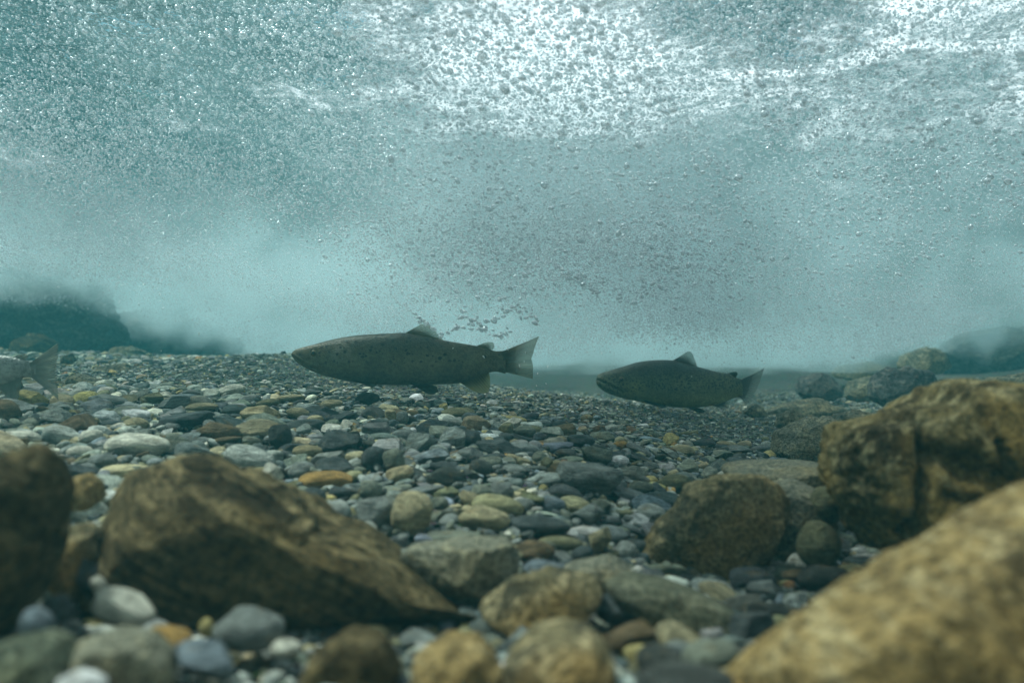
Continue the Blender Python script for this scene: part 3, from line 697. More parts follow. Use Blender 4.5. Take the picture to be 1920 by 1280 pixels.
# cx, cy, length, height (photograph pixels), roll, distance or 0 for where it meets the bed, shape, tint, label
STONES = [
    (460, 1187, 132, 86, -6, .56, "round", "grey", "rounded grey cobble resting against the big dark brown boulder's foot", "grey cobble"),
    (225, 1143, 115, 56, -18, .56, "block", "cream", "pale pinkish white cobble tilted right, in the gap left of the big dark boulder", "pale pinkish cobble"),
    (375, 1243, 130, 70, -12, .50, "flat", "blue grey", "blue grey blurred stone at the bottom border below the grey cobble", "blue grey blurred stone"),
    (312, 1210, 90, 56, -20, .52, "round", "ochre", "ochre blurred stone touching the blue grey stone", "ochre blurred stone"),
    (145, 1288, 95, 50, 0, .43, "round", "white", "white blurred pebble at the bottom border", "white blurred pebble"),
    (533, 1218, 56, 32, 0, .55, "round", "cream", "small cream pebble right of the rounded grey cobble", "small cream pebble"),
    (62, 1175, 60, 70, 30, .50, "flat", "blue grey", "blue grey stone leaning below the upright brown boulder", "leaning blue grey stone"),
    (105, 1142, 62, 52, -40, .55, "round", "slate", "dark slate stone in the gap beside the upright brown boulder", "slate stone in the gap"),
    (150, 1078, 54, 66, 20, .64, "angular", "slate", "bluish dark stone between the two brown boulders", "bluish gap stone"),
    (183, 1100, 26, 40, 30, .62, "round", "cream", "tiny cream stone above the pale pinkish cobble", "tiny cream stone"),
    (385, 1178, 28, 36, 0, .58, "round", "yellow", "small yellow stone at the rounded grey cobble's left side", "small yellow stone"),
    (1182, 1200, 105, 66, 0, .60, "angular", "brown", "rough brown pink stone under the olive grey stone's middle", "rough brown stone"),
    (1272, 1196, 86, 48, -14, .63, "angular", "tan", "tan stone with a white chip under the olive grey stone", "tan chipped stone"),
    (1240, 1245, 90, 58, -10, .54, "round", "dark", "dark grey stone at the bottom, below the tan chipped stone", "dark bottom stone"),
    (1335, 1236, 110, 58, 14, .55, "egg", "green grey", "smooth green grey stone tucked against the huge tan boulder", "smooth green grey stone"),
    (1405, 1185, 110, 66, 12, .66, "flat", "slate", "dark slate stone between the olive grey stone and the tan corner boulder", "dark slate by the corner boulder"),
    (1345, 1118, 74, 40, -22, .82, "angular", "tan", "small cream brown layered stone under the mottled boulder's rusty corner", "layered stone"),
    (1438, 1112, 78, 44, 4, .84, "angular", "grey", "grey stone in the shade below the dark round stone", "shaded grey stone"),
    (1430, 1150, 36, 30, 0, .78, "round", "green grey", "small green grey pebble near the dark slate stone", "small green pebble"),
    (1482, 1098, 22, 18, 0, .86, "round", "rusty", "little rusty pebble below the dark round stone", "little rusty pebble"),
    (1490, 1128, 40, 20, 30, .80, "flat", "pale grey", "little pale flat pebble by the tan corner boulder's edge", "little pale flat pebble"),
    (1495, 1078, 56, 18, 3, .88, "flat", "brown", "thin brown slab stone below the dark round stone", "thin brown stone"),
    (1541, 1025, 84, 92, 10, .88, "round", "olive", "dark round olive stone under the cracked ochre boulder", "dark round stone"),
    (1556, 950, 66, 74, 10, .98, "round", "olive", "grey olive stone standing between the dark round stone and the pale slab", "standing olive stone"),
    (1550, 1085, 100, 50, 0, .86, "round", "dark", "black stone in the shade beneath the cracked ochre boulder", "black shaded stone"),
    (1200, 1232, 60, 34, 0, .56, "round", "yellow", "small yellow ochre stone beside the bottom olive stone", "small ochre bottom stone"),
    (1170, 1145, 110, 70, 0, .68, "round", "slate", "dark grey stone under the olive grey stone's left end", "dark stone under the olive slab"),
    (1290, 1290, 190, 70, 0, .46, "round", "dark", "wide dark blurred stone on the bottom border by the tan corner boulder", "wide dark blurred stone"),
    (1008, 990, 128, 40, -2, 0, "egg", "slate", "long dark slate stone lying right of the yellow brown cobble", "long dark slate stone"),
    (908, 975, 100, 52, -8, 0, "round", "tan", "yellow brown cobble with rusty top, left of the long slate stone", "yellow brown cobble"),
    (1053, 1021, 86, 28, -6, 0, "egg", "olive", "flat olive stone in front of the long dark slate stone", "flat olive stone"),
    (885, 940, 56, 30, -42, 0, "flat", "tan", "thin tan stone propped behind the yellow brown cobble", "thin propped tan stone"),
    (770, 965, 76, 84, -10, 0, "block", "tan", "rough speckled tan cobble standing above the blocky boulder", "rough speckled tan cobble"),
    (700, 968, 74, 70, 0, 0, "round", "grey", "lumpy grey cobble left of the speckled tan cobble", "lumpy grey cobble"),
    (632, 962, 54, 46, -20, 0, "round", "pale grey", "pale spotted grey cobble left of the lumpy grey cobble", "pale spotted cobble"),
    (688, 1000, 38, 40, 0, 0, "block", "pale grey", "small pale green grey stone below the lumpy grey cobble", "small pale green stone"),
    (735, 1022, 62, 26, -4, 0, "flat", "grey", "flat grey stone by the blocky boulder's left top", "flat grey by the blocky boulder"),
    (610, 902, 104, 32, 2, 0, "block", "ochre", "flat rusty ochre stone shaped like a bar", "rusty ochre bar"),
    (585, 934, 48, 38, 0, 0, "round", "slate", "dark slate pebble below the rusty ochre bar", "slate pebble below the ochre bar"),
    (640, 930, 50, 28, -10, 0, "flat", "slate", "flat dark stone right below the rusty ochre bar", "flat dark stone"),
    (692, 922, 48, 42, 10, 0, "round", "green grey", "rounded green grey cobble right of the rusty ochre bar", "rounded green grey cobble"),
    (697, 862, 44, 52, -18, 0, "egg", "slate", "smooth dark slate egg standing on end", "slate egg"),
    (737, 866, 42, 50, 8, 0, "round", "green grey", "speckled grey green cobble right of the slate egg", "speckled green cobble"),
    (628, 876, 82, 34, -6, 0, "flat", "slate", "layered dark slate cobble above the rusty ochre bar", "layered dark slate cobble"),
    (563, 884, 52, 36, 14, 0, "round", "grey", "rounded dark grey cobble left of the rusty ochre bar", "rounded dark grey cobble"),
    (506, 895, 44, 54, 30, 0, "angular", "cream", "wedge shaped pale cream stone behind the big brown boulder's slope", "pale cream wedge"),
    (463, 862, 98, 48, -10, 0, "egg", "pale grey", "smooth pale grey cobble above the big dark brown boulder", "smooth pale grey cobble"),
    (250, 838, 124, 50, 0, 0, "round", "cream", "large pale yellowish cobble behind the big brown boulder's top", "large pale cobble"),
    (405, 812, 84, 42, -4, 0, "round", "brown", "dark brown cobble in front of the tilted slate slab", "dark brown cobble"),
    (413, 830, 78, 18, 12, 0, "egg", "brown", "long thin brown stone lying below the dark brown cobble", "long thin brown stone"),
    (630, 832, 80, 50, -8, 0, "angular", "slate", "broad layered slate boulder stone below the first fish's tail side", "broad slate stone"),
    (522, 820, 46, 48, 0, 0, "round", "dark", "rounded dark grey cobble left of the broad slate stone", "rounded charcoal cobble"),
    (557, 776, 44, 24, -14, 0, "egg", "tan", "smooth tan pebble above the rounded charcoal cobble", "smooth tan pebble"),
    (250, 780, 54, 26, -10, 0, "angular", "white", "white stone with orange rust patches among grey cobbles", "orange and white stone"),
    (252, 796, 48, 26, 0, 0, "round", "tan", "tan pebble right under the orange and white stone", "tan pebble"),
    (145, 848, 50, 24, 0, 0, "egg", "cream", "pale cream cobble beside the upright brown boulder's top", "pale cream cobble"),
    (185, 868, 58, 32, 8, 0, "round", "grey", "grey cobble between the two brown boulders' tops", "grey cobble between boulder tops"),
    (110, 818, 70, 36, -10, 0, "block", "pale grey", "grey cobble with a white top behind the upright brown boulder", "white topped cobble"),
    (165, 822, 46, 34, 20, 0, "round", "cream", "pale rounded cobble left of the large pale cobble", "pale rounded cobble"),
    (30, 825, 80, 34, 0, 0, "round", "cream", "pale cobble behind the upright brown boulder at the left border", "pale border cobble"),
    (55, 750, 60, 34, -14, 0, "angular", "yellow", "yellow angular stone under the silvery tail", "yellow angular stone"),
    (108, 766, 40, 20, -6, 0, "block", "pale grey", "pale block shaped pebble below the silvery tail fin", "pale block pebble"),
    (200, 752, 78, 24, -6, 0, "flat", "grey", "broad flat grey stone above the orange and white stone", "broad flat grey stone"),
    (325, 757, 62, 28, 12, 0, "flat", "grey", "tilted blue grey stone with a dark end", "tilted blue grey stone"),
    (375, 765, 62, 20, 6, 0, "egg", "tan", "long pale tan pebble beside the tilted blue grey stone", "long pale tan pebble"),
    (345, 792, 104, 32, 8, 0, "flat", "slate", "long dark slate slab tilted up to the right", "tilted slate slab"),
    (283, 748, 44, 26, 0, 0, "angular", "olive", "small olive stone with a dark side on the left gravel", "small olive dark sided stone"),
    (430, 733, 56, 24, 14, 0, "round", "cream", "pale rounded pebble at the gravel ridge's foot", "pale ridge pebble"),
    (540, 748, 60, 16, 8, 0, "egg", "tan", "long pale tan pebble under the first fish's gill", "long tan gill pebble"),
    (500, 756, 46, 16, 6, 0, "egg", "olive", "slim olive pebble beside the long pale tan pebble", "slim olive pebble"),
    (620, 758, 44, 18, 6, 0, "round", "tan", "tan and grey pebble under the first fish's belly", "tan belly pebble"),
    (688, 747, 46, 26, 0, 0, "round", "dark", "dark rounded cobble under the first fish's belly", "dark belly cobble"),
    (642, 784, 60, 22, 22, 0, "flat", "slate", "dark slab pebble tilted up to the right, under the first fish", "tilted dark slab pebble"),
    (648, 798, 26, 24, 0, 0, "angular", "cream", "small pale pointed stone behind the broad slate stone", "small pointed stone"),
    (732, 778, 22, 24, 0, 0, "block", "tan", "small tan block pebble beside a mica flecked pebble", "small tan block pebble"),
    (754, 784, 24, 28, 0, 0, "round", "grey", "mica flecked grey pebble right of the small tan block pebble", "mica flecked pebble"),
    (774, 808, 14, 14, 0, 0, "round", "white", "tiny white quartz pebble in the gravel's middle", "tiny white quartz pebble"),
    (858, 774, 66, 19, 0, 0, "egg", "olive", "long smooth dark olive stone below the first fish's anal fin", "long olive stone"),
    (831, 764, 16, 16, 0, 0, "angular", "yellow", "tiny yellow pebble at the long olive stone's left end", "tiny yellow pebble"),
    (849, 792, 44, 22, -10, 0, "egg", "pale grey", "smooth grey pebble in front of the long olive stone", "smooth grey pebble"),
    (882, 824, 40, 32, 0, 0, "round", "slate", "blue black rounded cobble left of the gravel's centre", "blue black cobble"),
    (862, 816, 32, 24, 0, 0, "round", "slate", "dark pebble touching the blue black cobble", "dark touching pebble"),
    (880, 853, 50, 28, 10, 0, "angular", "grey", "broad angular grey stone behind the dark olive cobble", "broad angular grey stone"),
    (902, 880, 48, 34, -18, 0, "egg", "dark", "very dark olive cobble resting on its side", "dark olive cobble"),
    (836, 878, 64, 24, -14, 0, "flat", "slate", "layered slate pebble tilted down to the right", "layered slate pebble"),
    (885, 892, 42, 18, -26, 0, "flat", "dark", "black slate sliver touching the layered slate pebble", "black slate sliver"),
    (936, 902, 46, 15, -3, 0, "egg", "pale grey", "pale grey oblong pebble right of the dark olive cobble", "pale oblong pebble"),
    (940, 922, 46, 36, -12, 0, "round", "grey", "pale veined grey cobble above the long dark slate stone", "veined grey cobble"),
    (905, 926, 44, 32, -6, 0, "block", "green grey", "green grey blocky cobble above the yellow brown cobble", "green blocky cobble"),
    (1038, 947, 46, 32, 4, 0, "block", "blue grey", "pale blue grey blocky cobble above the long dark slate stone", "pale blue grey cobble"),
    (980, 948, 46, 26, 10, 0, "round", "grey", "grey pebble with a brown base, left of the pale blue grey cobble", "brown based grey pebble"),
    (971, 940, 28, 15, 12, 0, "egg", "cream", "small cream pebble on the brown based grey pebble", "small cream top pebble"),
    (1020, 918, 20, 18, -30, 0, "egg", "yellow", "small yellow oval pebble near the large flat grey rock", "small yellow oval pebble"),
    (1108, 905, 132, 62, -8, 0, "flat", "grey", "large flat layered grey rock half sunk in the gravel's middle", "large flat grey rock"),
    (1162, 866, 38, 24, 6, 0, "egg", "white", "bright white oval pebble, the brightest on the right gravel", "bright white pebble"),
    (1199, 859, 48, 16, -16, 0, "flat", "slate", "thin dark slate pebble right of the bright white pebble", "thin dark slate pebble"),
    (1123, 1014, 46, 58, -20, 0, "angular", "tan", "upright pointed tan stone beside the mottled brown boulder", "upright pointed tan stone"),
    (1128, 948, 38, 22, -4, 0, "block", "green grey", "green grey flat topped pebble in front of the large flat grey rock", "flat topped pebble"),
    (1222, 965, 56, 38, -6, 0, "round", "pale grey", "pale grey speckled cobble beside the mottled brown boulder's shoulder", "pale speckled cobble"),
    (1200, 914, 54, 26, 0, 0, "round", "green grey", "low rounded green grey stone left of the mottled boulder's top", "low rounded green stone"),
    (1262, 905, 74, 30, 6, 0, "flat", "olive", "flat olive stone leaning on the mottled brown boulder's top left", "leaning flat olive stone"),
    (1259, 824, 30, 26, 0, 0, "angular", "yellow", "knobbly yellow stone standing on the right gravel", "knobbly yellow stone"),
    (1258, 852, 46, 16, -28, 0, "flat", "pale grey", "slanting grey stone below the knobbly yellow stone", "slanting grey stone"),
    (1222, 876, 32, 20, -14, 0, "round", "grey", "grey pebble right of the bright white pebble", "grey pebble by the white one"),
    (1164, 835, 28, 18, 0, 0, "egg", "ochre", "orange brown oval pebble behind the bright white pebble", "orange brown oval pebble"),
    (1398, 873, 68, 22, -4, 0, "flat", "slate", "dark grey slab pebble behind the pale grey slab's left end", "dark slab pebble"),
    (1380, 843, 58, 16, 0, 0, "flat", "grey", "flat grey pebble behind the dark slab pebble", "flat grey pebble"),
    (1440, 835, 24, 16, -10, 0, "round", "pale grey", "pale pebble left of the yellow veined boulder", "pale pebble by the veined boulder"),
    (1452, 865, 22, 16, 0, 0, "round", "blue grey", "small blue grey pebble at the yellow veined boulder's base", "small blue grey pebble"),
    (1320, 832, 50, 18, 0, 0, "flat", "slate", "dark flat pebble in the middle of the right gravel", "dark flat pebble"),
    (983, 810, 46, 24, 0, 0, "round", "green grey", "rounded green grey stone in the centre of the gravel", "central green grey stone"),
    (949, 806, 28, 26, 10, 0, "angular", "olive", "olive wedge pebble left of the central green grey stone", "olive wedge pebble"),
    (968, 786, 42, 12, -12, 0, "egg", "yellow", "slim yellow tan pebble behind the central green grey stone", "slim yellow pebble"),
    (924, 798, 30, 22, 14, 0, "angular", "pale grey", "pale grey wedge pebble left of the olive wedge pebble", "pale wedge pebble"),
    (1090, 827, 54, 26, -4, 0, "round", "slate", "dark lumpy cobble behind the large flat grey rock", "dark lumpy cobble"),
    (1048, 798, 38, 24, -14, 0, "angular", "slate", "dark angular cobble right of the central green grey stone", "dark angular cobble"),
    (966, 860, 36, 13, -20, 0, "egg", "tan", "slim tan pebble right of the broad angular grey stone", "slim tan pebble"),
    (1012, 860, 30, 28, 0, 0, "round", "green grey", "round green grey pebble behind the large flat grey rock's left end", "round green grey pebble"),
    (1026, 872, 26, 30, 0, 0, "round", "olive", "olive pebble in front of the round green grey pebble", "olive front pebble"),
    (932, 858, 36, 16, 4, 0, "block", "slate", "small slate block left of the slim tan pebble", "small slate block"),
    (1058, 870, 20, 18, 0, 0, "round", "rusty", "rusty pebble just behind the large flat grey rock", "rusty pebble"),
    (830, 970, 58, 28, 6, 0, "flat", "green grey", "flat layered green stone between the speckled tan and yellow brown cobbles", "flat layered green stone"),
    (824, 945, 34, 26, 0, 0, "round", "green grey", "round green pebble behind the flat layered green stone", "round green pebble"),
    (850, 1014, 110, 26, 0, 0, "flat", "green grey", "low green grey stone behind the blocky boulder's flat top", "low green grey stone"),
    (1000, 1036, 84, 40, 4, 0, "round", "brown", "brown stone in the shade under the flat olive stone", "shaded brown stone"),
    (1090, 1040, 50, 28, 20, 0, "egg", "slate", "blue dark pebble left of the upright pointed tan stone's foot", "blue dark pebble"),
    (1050, 1046, 52, 24, -6, 0, "flat", "grey", "grey pebble in front of the flat olive stone", "grey front pebble"),
    (1020, 1066, 80, 30, 0, .80, "angular", "blue grey", "blue grey stone behind the wedge shaped tan stone", "blue grey rear stone"),
    (1175, 1035, 40, 40, 0, 0, "round", "pale grey", "pale rough pebble touching the mottled brown boulder's left foot", "pale rough pebble"),
]
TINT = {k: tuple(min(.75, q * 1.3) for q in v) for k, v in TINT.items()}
PLACED = []       # x, y, radius on the bed
LAND = []         # image x, image y, short name
cnt = {}
for (cx, cy_, L, T, roll, d, kind, tint, label, short) in STONES:
    if not d: d = on_bed(cx, cy_ + T * .42)
    p = at(cx, cy_, d)
    k = cnt[kind] = cnt.get(kind, -1) + 1
    me = SHAPES[kind][k % 4]
    o = link("cobble" if L * d > 40 else "pebble", me, loc=p)
    w, h = L / F * d / 2, T / F * d / 2
    depth = min(w, max(h * 1.5, w * .62))
    o.location.y += depth * .45
    o.scale = (w, depth, h)
    o.rotation_euler = (R(rng.uniform(-8, 8)), -R(roll), R(rng.uniform(-8, 8)))
    c = TINT[tint]; j = rng.uniform(.92, 1.08)
    o.color = (c[0] * j, c[1] * j, c[2] * j, 1)
    tag(o, label, "stone", "single stones on the river bed")
    PLACED.append((o.location.x, o.location.y, max(w, depth) * .9))
    LAND.append((cx, cy_, short))

# ---------------------------------------------------------------- pebbles by dart throwing, largest first
def inside(poly, x, y):
    n = len(poly); r = np.zeros(len(x), bool); j = n - 1
    for i in range(n):
        xi, yi = poly[i]; xj, yj = poly[j]
        c = ((yi > y) != (yj > y)) & (x < (xj - xi) * (y - yi) / (yj - yi + 1e-12) + xi)
        r ^= c; j = i
    return r

def region_size(x, y):
    """the largest stone radius met there: coarse near the camera and on the left, fine gravel on the far ridge"""
    a = .0195 * (1 - sstep(1.3, 2.1, y)) + .0085
    a = a + .016 * sstep(.15, .8, -x / np.maximum(y, .3)) * (1 - sstep(1.9, 2.6, y)) + .012 * sstep(2.2, 2.9, y) * sstep(.3, .9, np.abs(x) / y * 1.7)
    return a * (.5 + .5 * sstep(.62, .95, y))

def throw():
    cell = .03
    grid = {}
    acc = []
    def near(x, y, r, tol):
        m = int((r + .06) / cell) + 1
        ix, iy = int(math.floor(x / cell)), int(math.floor(y / cell))
        for a in range(ix - m, ix + m + 1):
            for b in range(iy - m, iy + m + 1):
                for (u, v, s) in grid.get((a, b), ()):
                    q = (r + s) * tol
                    if (u - x) ** 2 + (v - y) ** 2 < q * q: return True
        return False
    def put(x, y, r): grid.setdefault((int(math.floor(x / cell)), int(math.floor(y / cell))), []).append((x, y, r))
    for (x, y, r) in PLACED:
        if r < .06:
            put(x, y, r * 1.0); put(x, y - r * .9, r * .75)
        else:
            for k in range(12): put(x + r * .55 * math.cos(k * .524), y + r * .45 * math.sin(k * .524), r * .4)
    n = 0
    for lo, hi, tries, tol in ((.72, 1.0, 2600, .80), (.5, .72, 6000, .78), (.34, .5, 15000, .78), (.22, .34, 34000, .76)):
        t = rng.uniform(0, 1, tries)
        y = .42 + 3.6 * t ** 1.25
        x = rng.uniform(-1, 1, tries) * (.68 * y + .22)
        mx = region_size(x, y)
        r = mx * rng.uniform(lo, hi, tries)
        for a, b, c in zip(x, y, r):
            if not near(a, b, c, tol):
                put(a, b, c); acc.append((a, b, c))
    return np.array(acc)
PEB = throw()
print("PEBBLES", len(PEB))
PZ = bed(PEB[:, 0], PEB[:, 1])
NP = len(PEB)
names = list(TINT)
wts = dict(slate=.18, dark=.07, grey=.24, **{"pale grey": .10, "green grey": .17, "blue grey": .04}, olive=.06, tan=.055, yellow=.012, ochre=.003, brown=.03, cream=.022, white=.002, rusty=.001)
wv = np.array([wts[k] for k in names]); wv /= wv.sum()
PT = rng.choice(len(names), NP, p=wv)
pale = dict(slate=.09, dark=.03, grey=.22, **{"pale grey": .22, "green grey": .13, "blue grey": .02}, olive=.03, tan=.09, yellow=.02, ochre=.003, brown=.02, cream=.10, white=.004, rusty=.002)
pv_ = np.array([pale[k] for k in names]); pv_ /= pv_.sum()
PT = np.where(rng.uniform(0, 1, NP) < sstep(.12, .5, -PEB[:, 0] / PEB[:, 1]), rng.choice(len(names), NP, p=pv_), PT)     # paler stones on the left; their tints stand in for sun patches
kinds = ["round", "flat", "angular", "egg", "block"]
PK = rng.choice(5, NP, p=[.17, .47, .25, .04, .07])
asp = np.where(PK == 1, rng.uniform(.20, .38, NP), np.where(PK == 3, rng.uniform(.5, .65, NP), rng.uniform(.45, .72, NP)))
PS = np.stack([PEB[:, 2] * rng.uniform(1.0, 1.35, NP), PEB[:, 2] * rng.uniform(.75, 1.0, NP), PEB[:, 2] * asp], 1)
PR = np.stack([rng.normal(.05, .22, NP), rng.normal(0, .20, NP), rng.uniform(-1.2, 1.2, NP)], 1)
PPOS = np.stack([PEB[:, 0], PEB[:, 1], PZ + PS[:, 2] * .45], 1)
jit = rng.uniform(.8, 1.2, (NP, 1)) * rng.uniform(.94, 1.06, (NP, 3))
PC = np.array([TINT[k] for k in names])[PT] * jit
# where each shows in the photograph's frame (used only to say which ones are large enough to be single things, and to describe them)
ix = 960 + F * PPOS[:, 0] / PPOS[:, 1]; iy = 640 - F * (PPOS[:, 2] - .25) / PPOS[:, 1]
app = PS[:, 0] * F / PPOS[:, 1]
vis = (ix > 12) & (ix < 1908) & (iy > 640) & (iy < 1272)
for poly, d in OUTLINES:
    vis &= ~(inside(poly, ix, iy) & (PPOS[:, 1] > d - .05))
order = np.argsort(-np.where(vis, app, -app))
N_SINGLE = 175
single = [i for i in order[:N_SINGLE] if vis[i]]
is_single = np.zeros(NP, bool); is_single[single] = True

LAND += [(600, 690, "first fish's head"), (760, 722, "first fish's belly"), (905, 725, "first fish's anal fin"), (1130, 735, "second fish's jaw"), (1260, 765, "second fish's belly")]
SHAPEWORD = {"round": "rounded", "flat": "flat", "angular": "angular", "egg": "oval", "block": "blocky"}
used = set()
def describe(i):
    x, y = ix[i], iy[i]
    sz = "small" if app[i] < 11 else ("medium" if app[i] < 19 else "large")
    base = f"{sz} {names[PT[i]]} {SHAPEWORD[kinds[PK[i]]]} pebble"
    lm = sorted(LAND, key=lambda q: (q[0] - x) ** 2 + 2.5 * (q[1] - y) ** 2)
    def rel(q):
        dx, dy = x - q[0], y - q[1]
        if abs(dx) > abs(dy) * 1.6: return "right of" if dx > 0 else "left of"
        return "in front of" if dy > 0 else "behind"
    first = f"{base} {rel(lm[0])} the {lm[0][2]}"
    if first not in used and len(first.split()) <= 16:
        used.add(first); return first
    for q in lm[1:8]:
        for lab in (f"{base} {rel(q)} the {q[2]}", f"{base} between the {lm[0][2]} and the {q[2]}"):
            if lab not in used and len(lab.split()) <= 16:
                used.add(lab); return lab
    return first
for i in single:
    k = kinds[PK[i]]
    o = link("pebble", SHAPES[k][int(rng.integers(4))], loc=PPOS[i])
    o.scale = PS[i]; o.rotation_euler = PR[i]
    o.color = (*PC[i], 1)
    tag(o, describe(i), "stone", "pebbles lying on the gravel")

# the rest of the gravel, and the grit between: one mass
def gravel_mesh(pos, siz, rot, col, sub, protos):
    V, Fc, C = [], [], []
    base = 0
    pick = rng.integers(len(protos), size=len(pos))
    for a in range(len(protos)):
        v, f = protos[a]
        m = np.where(pick == a)[0]
        if not len(m): continue
        cx, sx = np.cos(rot[m, 0]), np.sin(rot[m, 0]); cyy, sy = np.cos(rot[m, 1]), np.sin(rot[m, 1]); cz, sz = np.cos(rot[m, 2]), np.sin(rot[m, 2])
        q = v[None] * siz[m][:, None, :]
        y1 = q[..., 1] * cx[:, None] - q[..., 2] * sx[:, None]; z1 = q[..., 1] * sx[:, None] + q[..., 2] * cx[:, None]; x1 = q[..., 0]
        x2 = x1 * cyy[:, None] + z1 * sy[:, None]; z2 = -x1 * sy[:, None] + z1 * cyy[:, None]
        x3 = x2 * cz[:, None] - y1 * sz[:, None]; y3 = x2 * sz[:, None] + y1 * cz[:, None]
        q = np.stack([x3, y3, z2], -1) + pos[m][:, None, :]
        V.append(q.reshape(-1, 3))
        Fc.append((f[None] + (np.arange(len(m)) * len(v))[:, None, None] + base).reshape(-1, 3))
        cc = np.concatenate([col[m], np.ones((len(m), 1))], 1)
        C.append(np.repeat(cc, len(v), axis=0))
        base += len(m) * len(v)
    return np.concatenate(V), np.concatenate(Fc), np.concatenate(C)

protos3 = [stone_shape(300 + j, kinds[j % 5], 3) for j in range(8)]
protos2 = [stone_shape(340 + j, kinds[j % 3], 2) for j in range(8)]
m = ~is_single
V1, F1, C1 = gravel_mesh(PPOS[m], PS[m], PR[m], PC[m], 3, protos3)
NG = 26000
t = rng.uniform(0, 1, NG)
gy = .45 + 3.9 * t ** 1.1
gx = rng.uniform(-1, 1, NG) * (.66 * gy + .2)
gr = region_size(gx, gy) * rng.uniform(.10, .30, NG)
gz = bed(gx, gy)
gs = np.stack([gr * rng.uniform(1, 1.5, NG), gr * rng.uniform(.8, 1.1, NG), gr * rng.uniform(.4, .8, NG)], 1)
gc = np.array([TINT[k] for k in names])[rng.choice(len(names), NG, p=wv)] * rng.uniform(.8, 1.2, (NG, 1))
V2, F2, C2 = gravel_mesh(np.stack([gx, gy, gz + gr * rng.uniform(.0, .6, NG)], 1), gs, np.stack([rng.normal(0, .4, NG), rng.normal(0, .4, NG), rng.uniform(0, 6.28, NG)], 1), gc, 2, protos2)
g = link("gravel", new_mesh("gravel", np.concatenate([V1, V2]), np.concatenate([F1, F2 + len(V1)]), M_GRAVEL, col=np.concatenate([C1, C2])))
tag(g, "grey green river gravel and small pebbles covering the bed between the stones", "gravel", kind="stuff")

# ---------------------------------------------------------------- fish
def spline(pts, n):
    """n points along a smooth curve through pts (Catmull-Rom by chord length)"""
    P = np.array(pts, float)
    d = np.concatenate([[0], np.cumsum(np.sqrt(np.linalg.norm(np.diff(P, axis=0), axis=1)) + 1e-6)])
    Q = np.vstack([2 * P[0] - P[1], P, 2 * P[-1] - P[-2]])
    T = np.concatenate([[d[0] - (d[1] - d[0])], d, [d[-1] + (d[-1] - d[-2])]])
    u = np.linspace(0, d[-1], n)
    out = []
    for t_ in u:
        i = min(max(int(np.searchsorted(d, t_, side='right')) - 1, 0), len(d) - 2)
        t0, t1, t2, t3 = T[i:i + 4]; p0, p1, p2, p3 = Q[i:i + 4]
        a1 = (t1 - t_) / (t1 - t0) * p0 + (t_ - t0) / (t1 - t0) * p1
        a2 = (t2 - t_) / (t2 - t1) * p1 + (t_ - t1) / (t2 - t1) * p2
        a3 = (t3 - t_) / (t3 - t2) * p2 + (t_ - t2) / (t3 - t2) * p3
        b1 = (t2 - t_) / (t2 - t0) * a1 + (t_ - t0) / (t2 - t0) * a2
        b2 = (t3 - t_) / (t3 - t1) * a2 + (t_ - t1) / (t3 - t1) * a3
        out.append((t2 - t_) / (t2 - t1) * b1 + (t_ - t1) / (t2 - t1) * b2)
    return np.array(out)

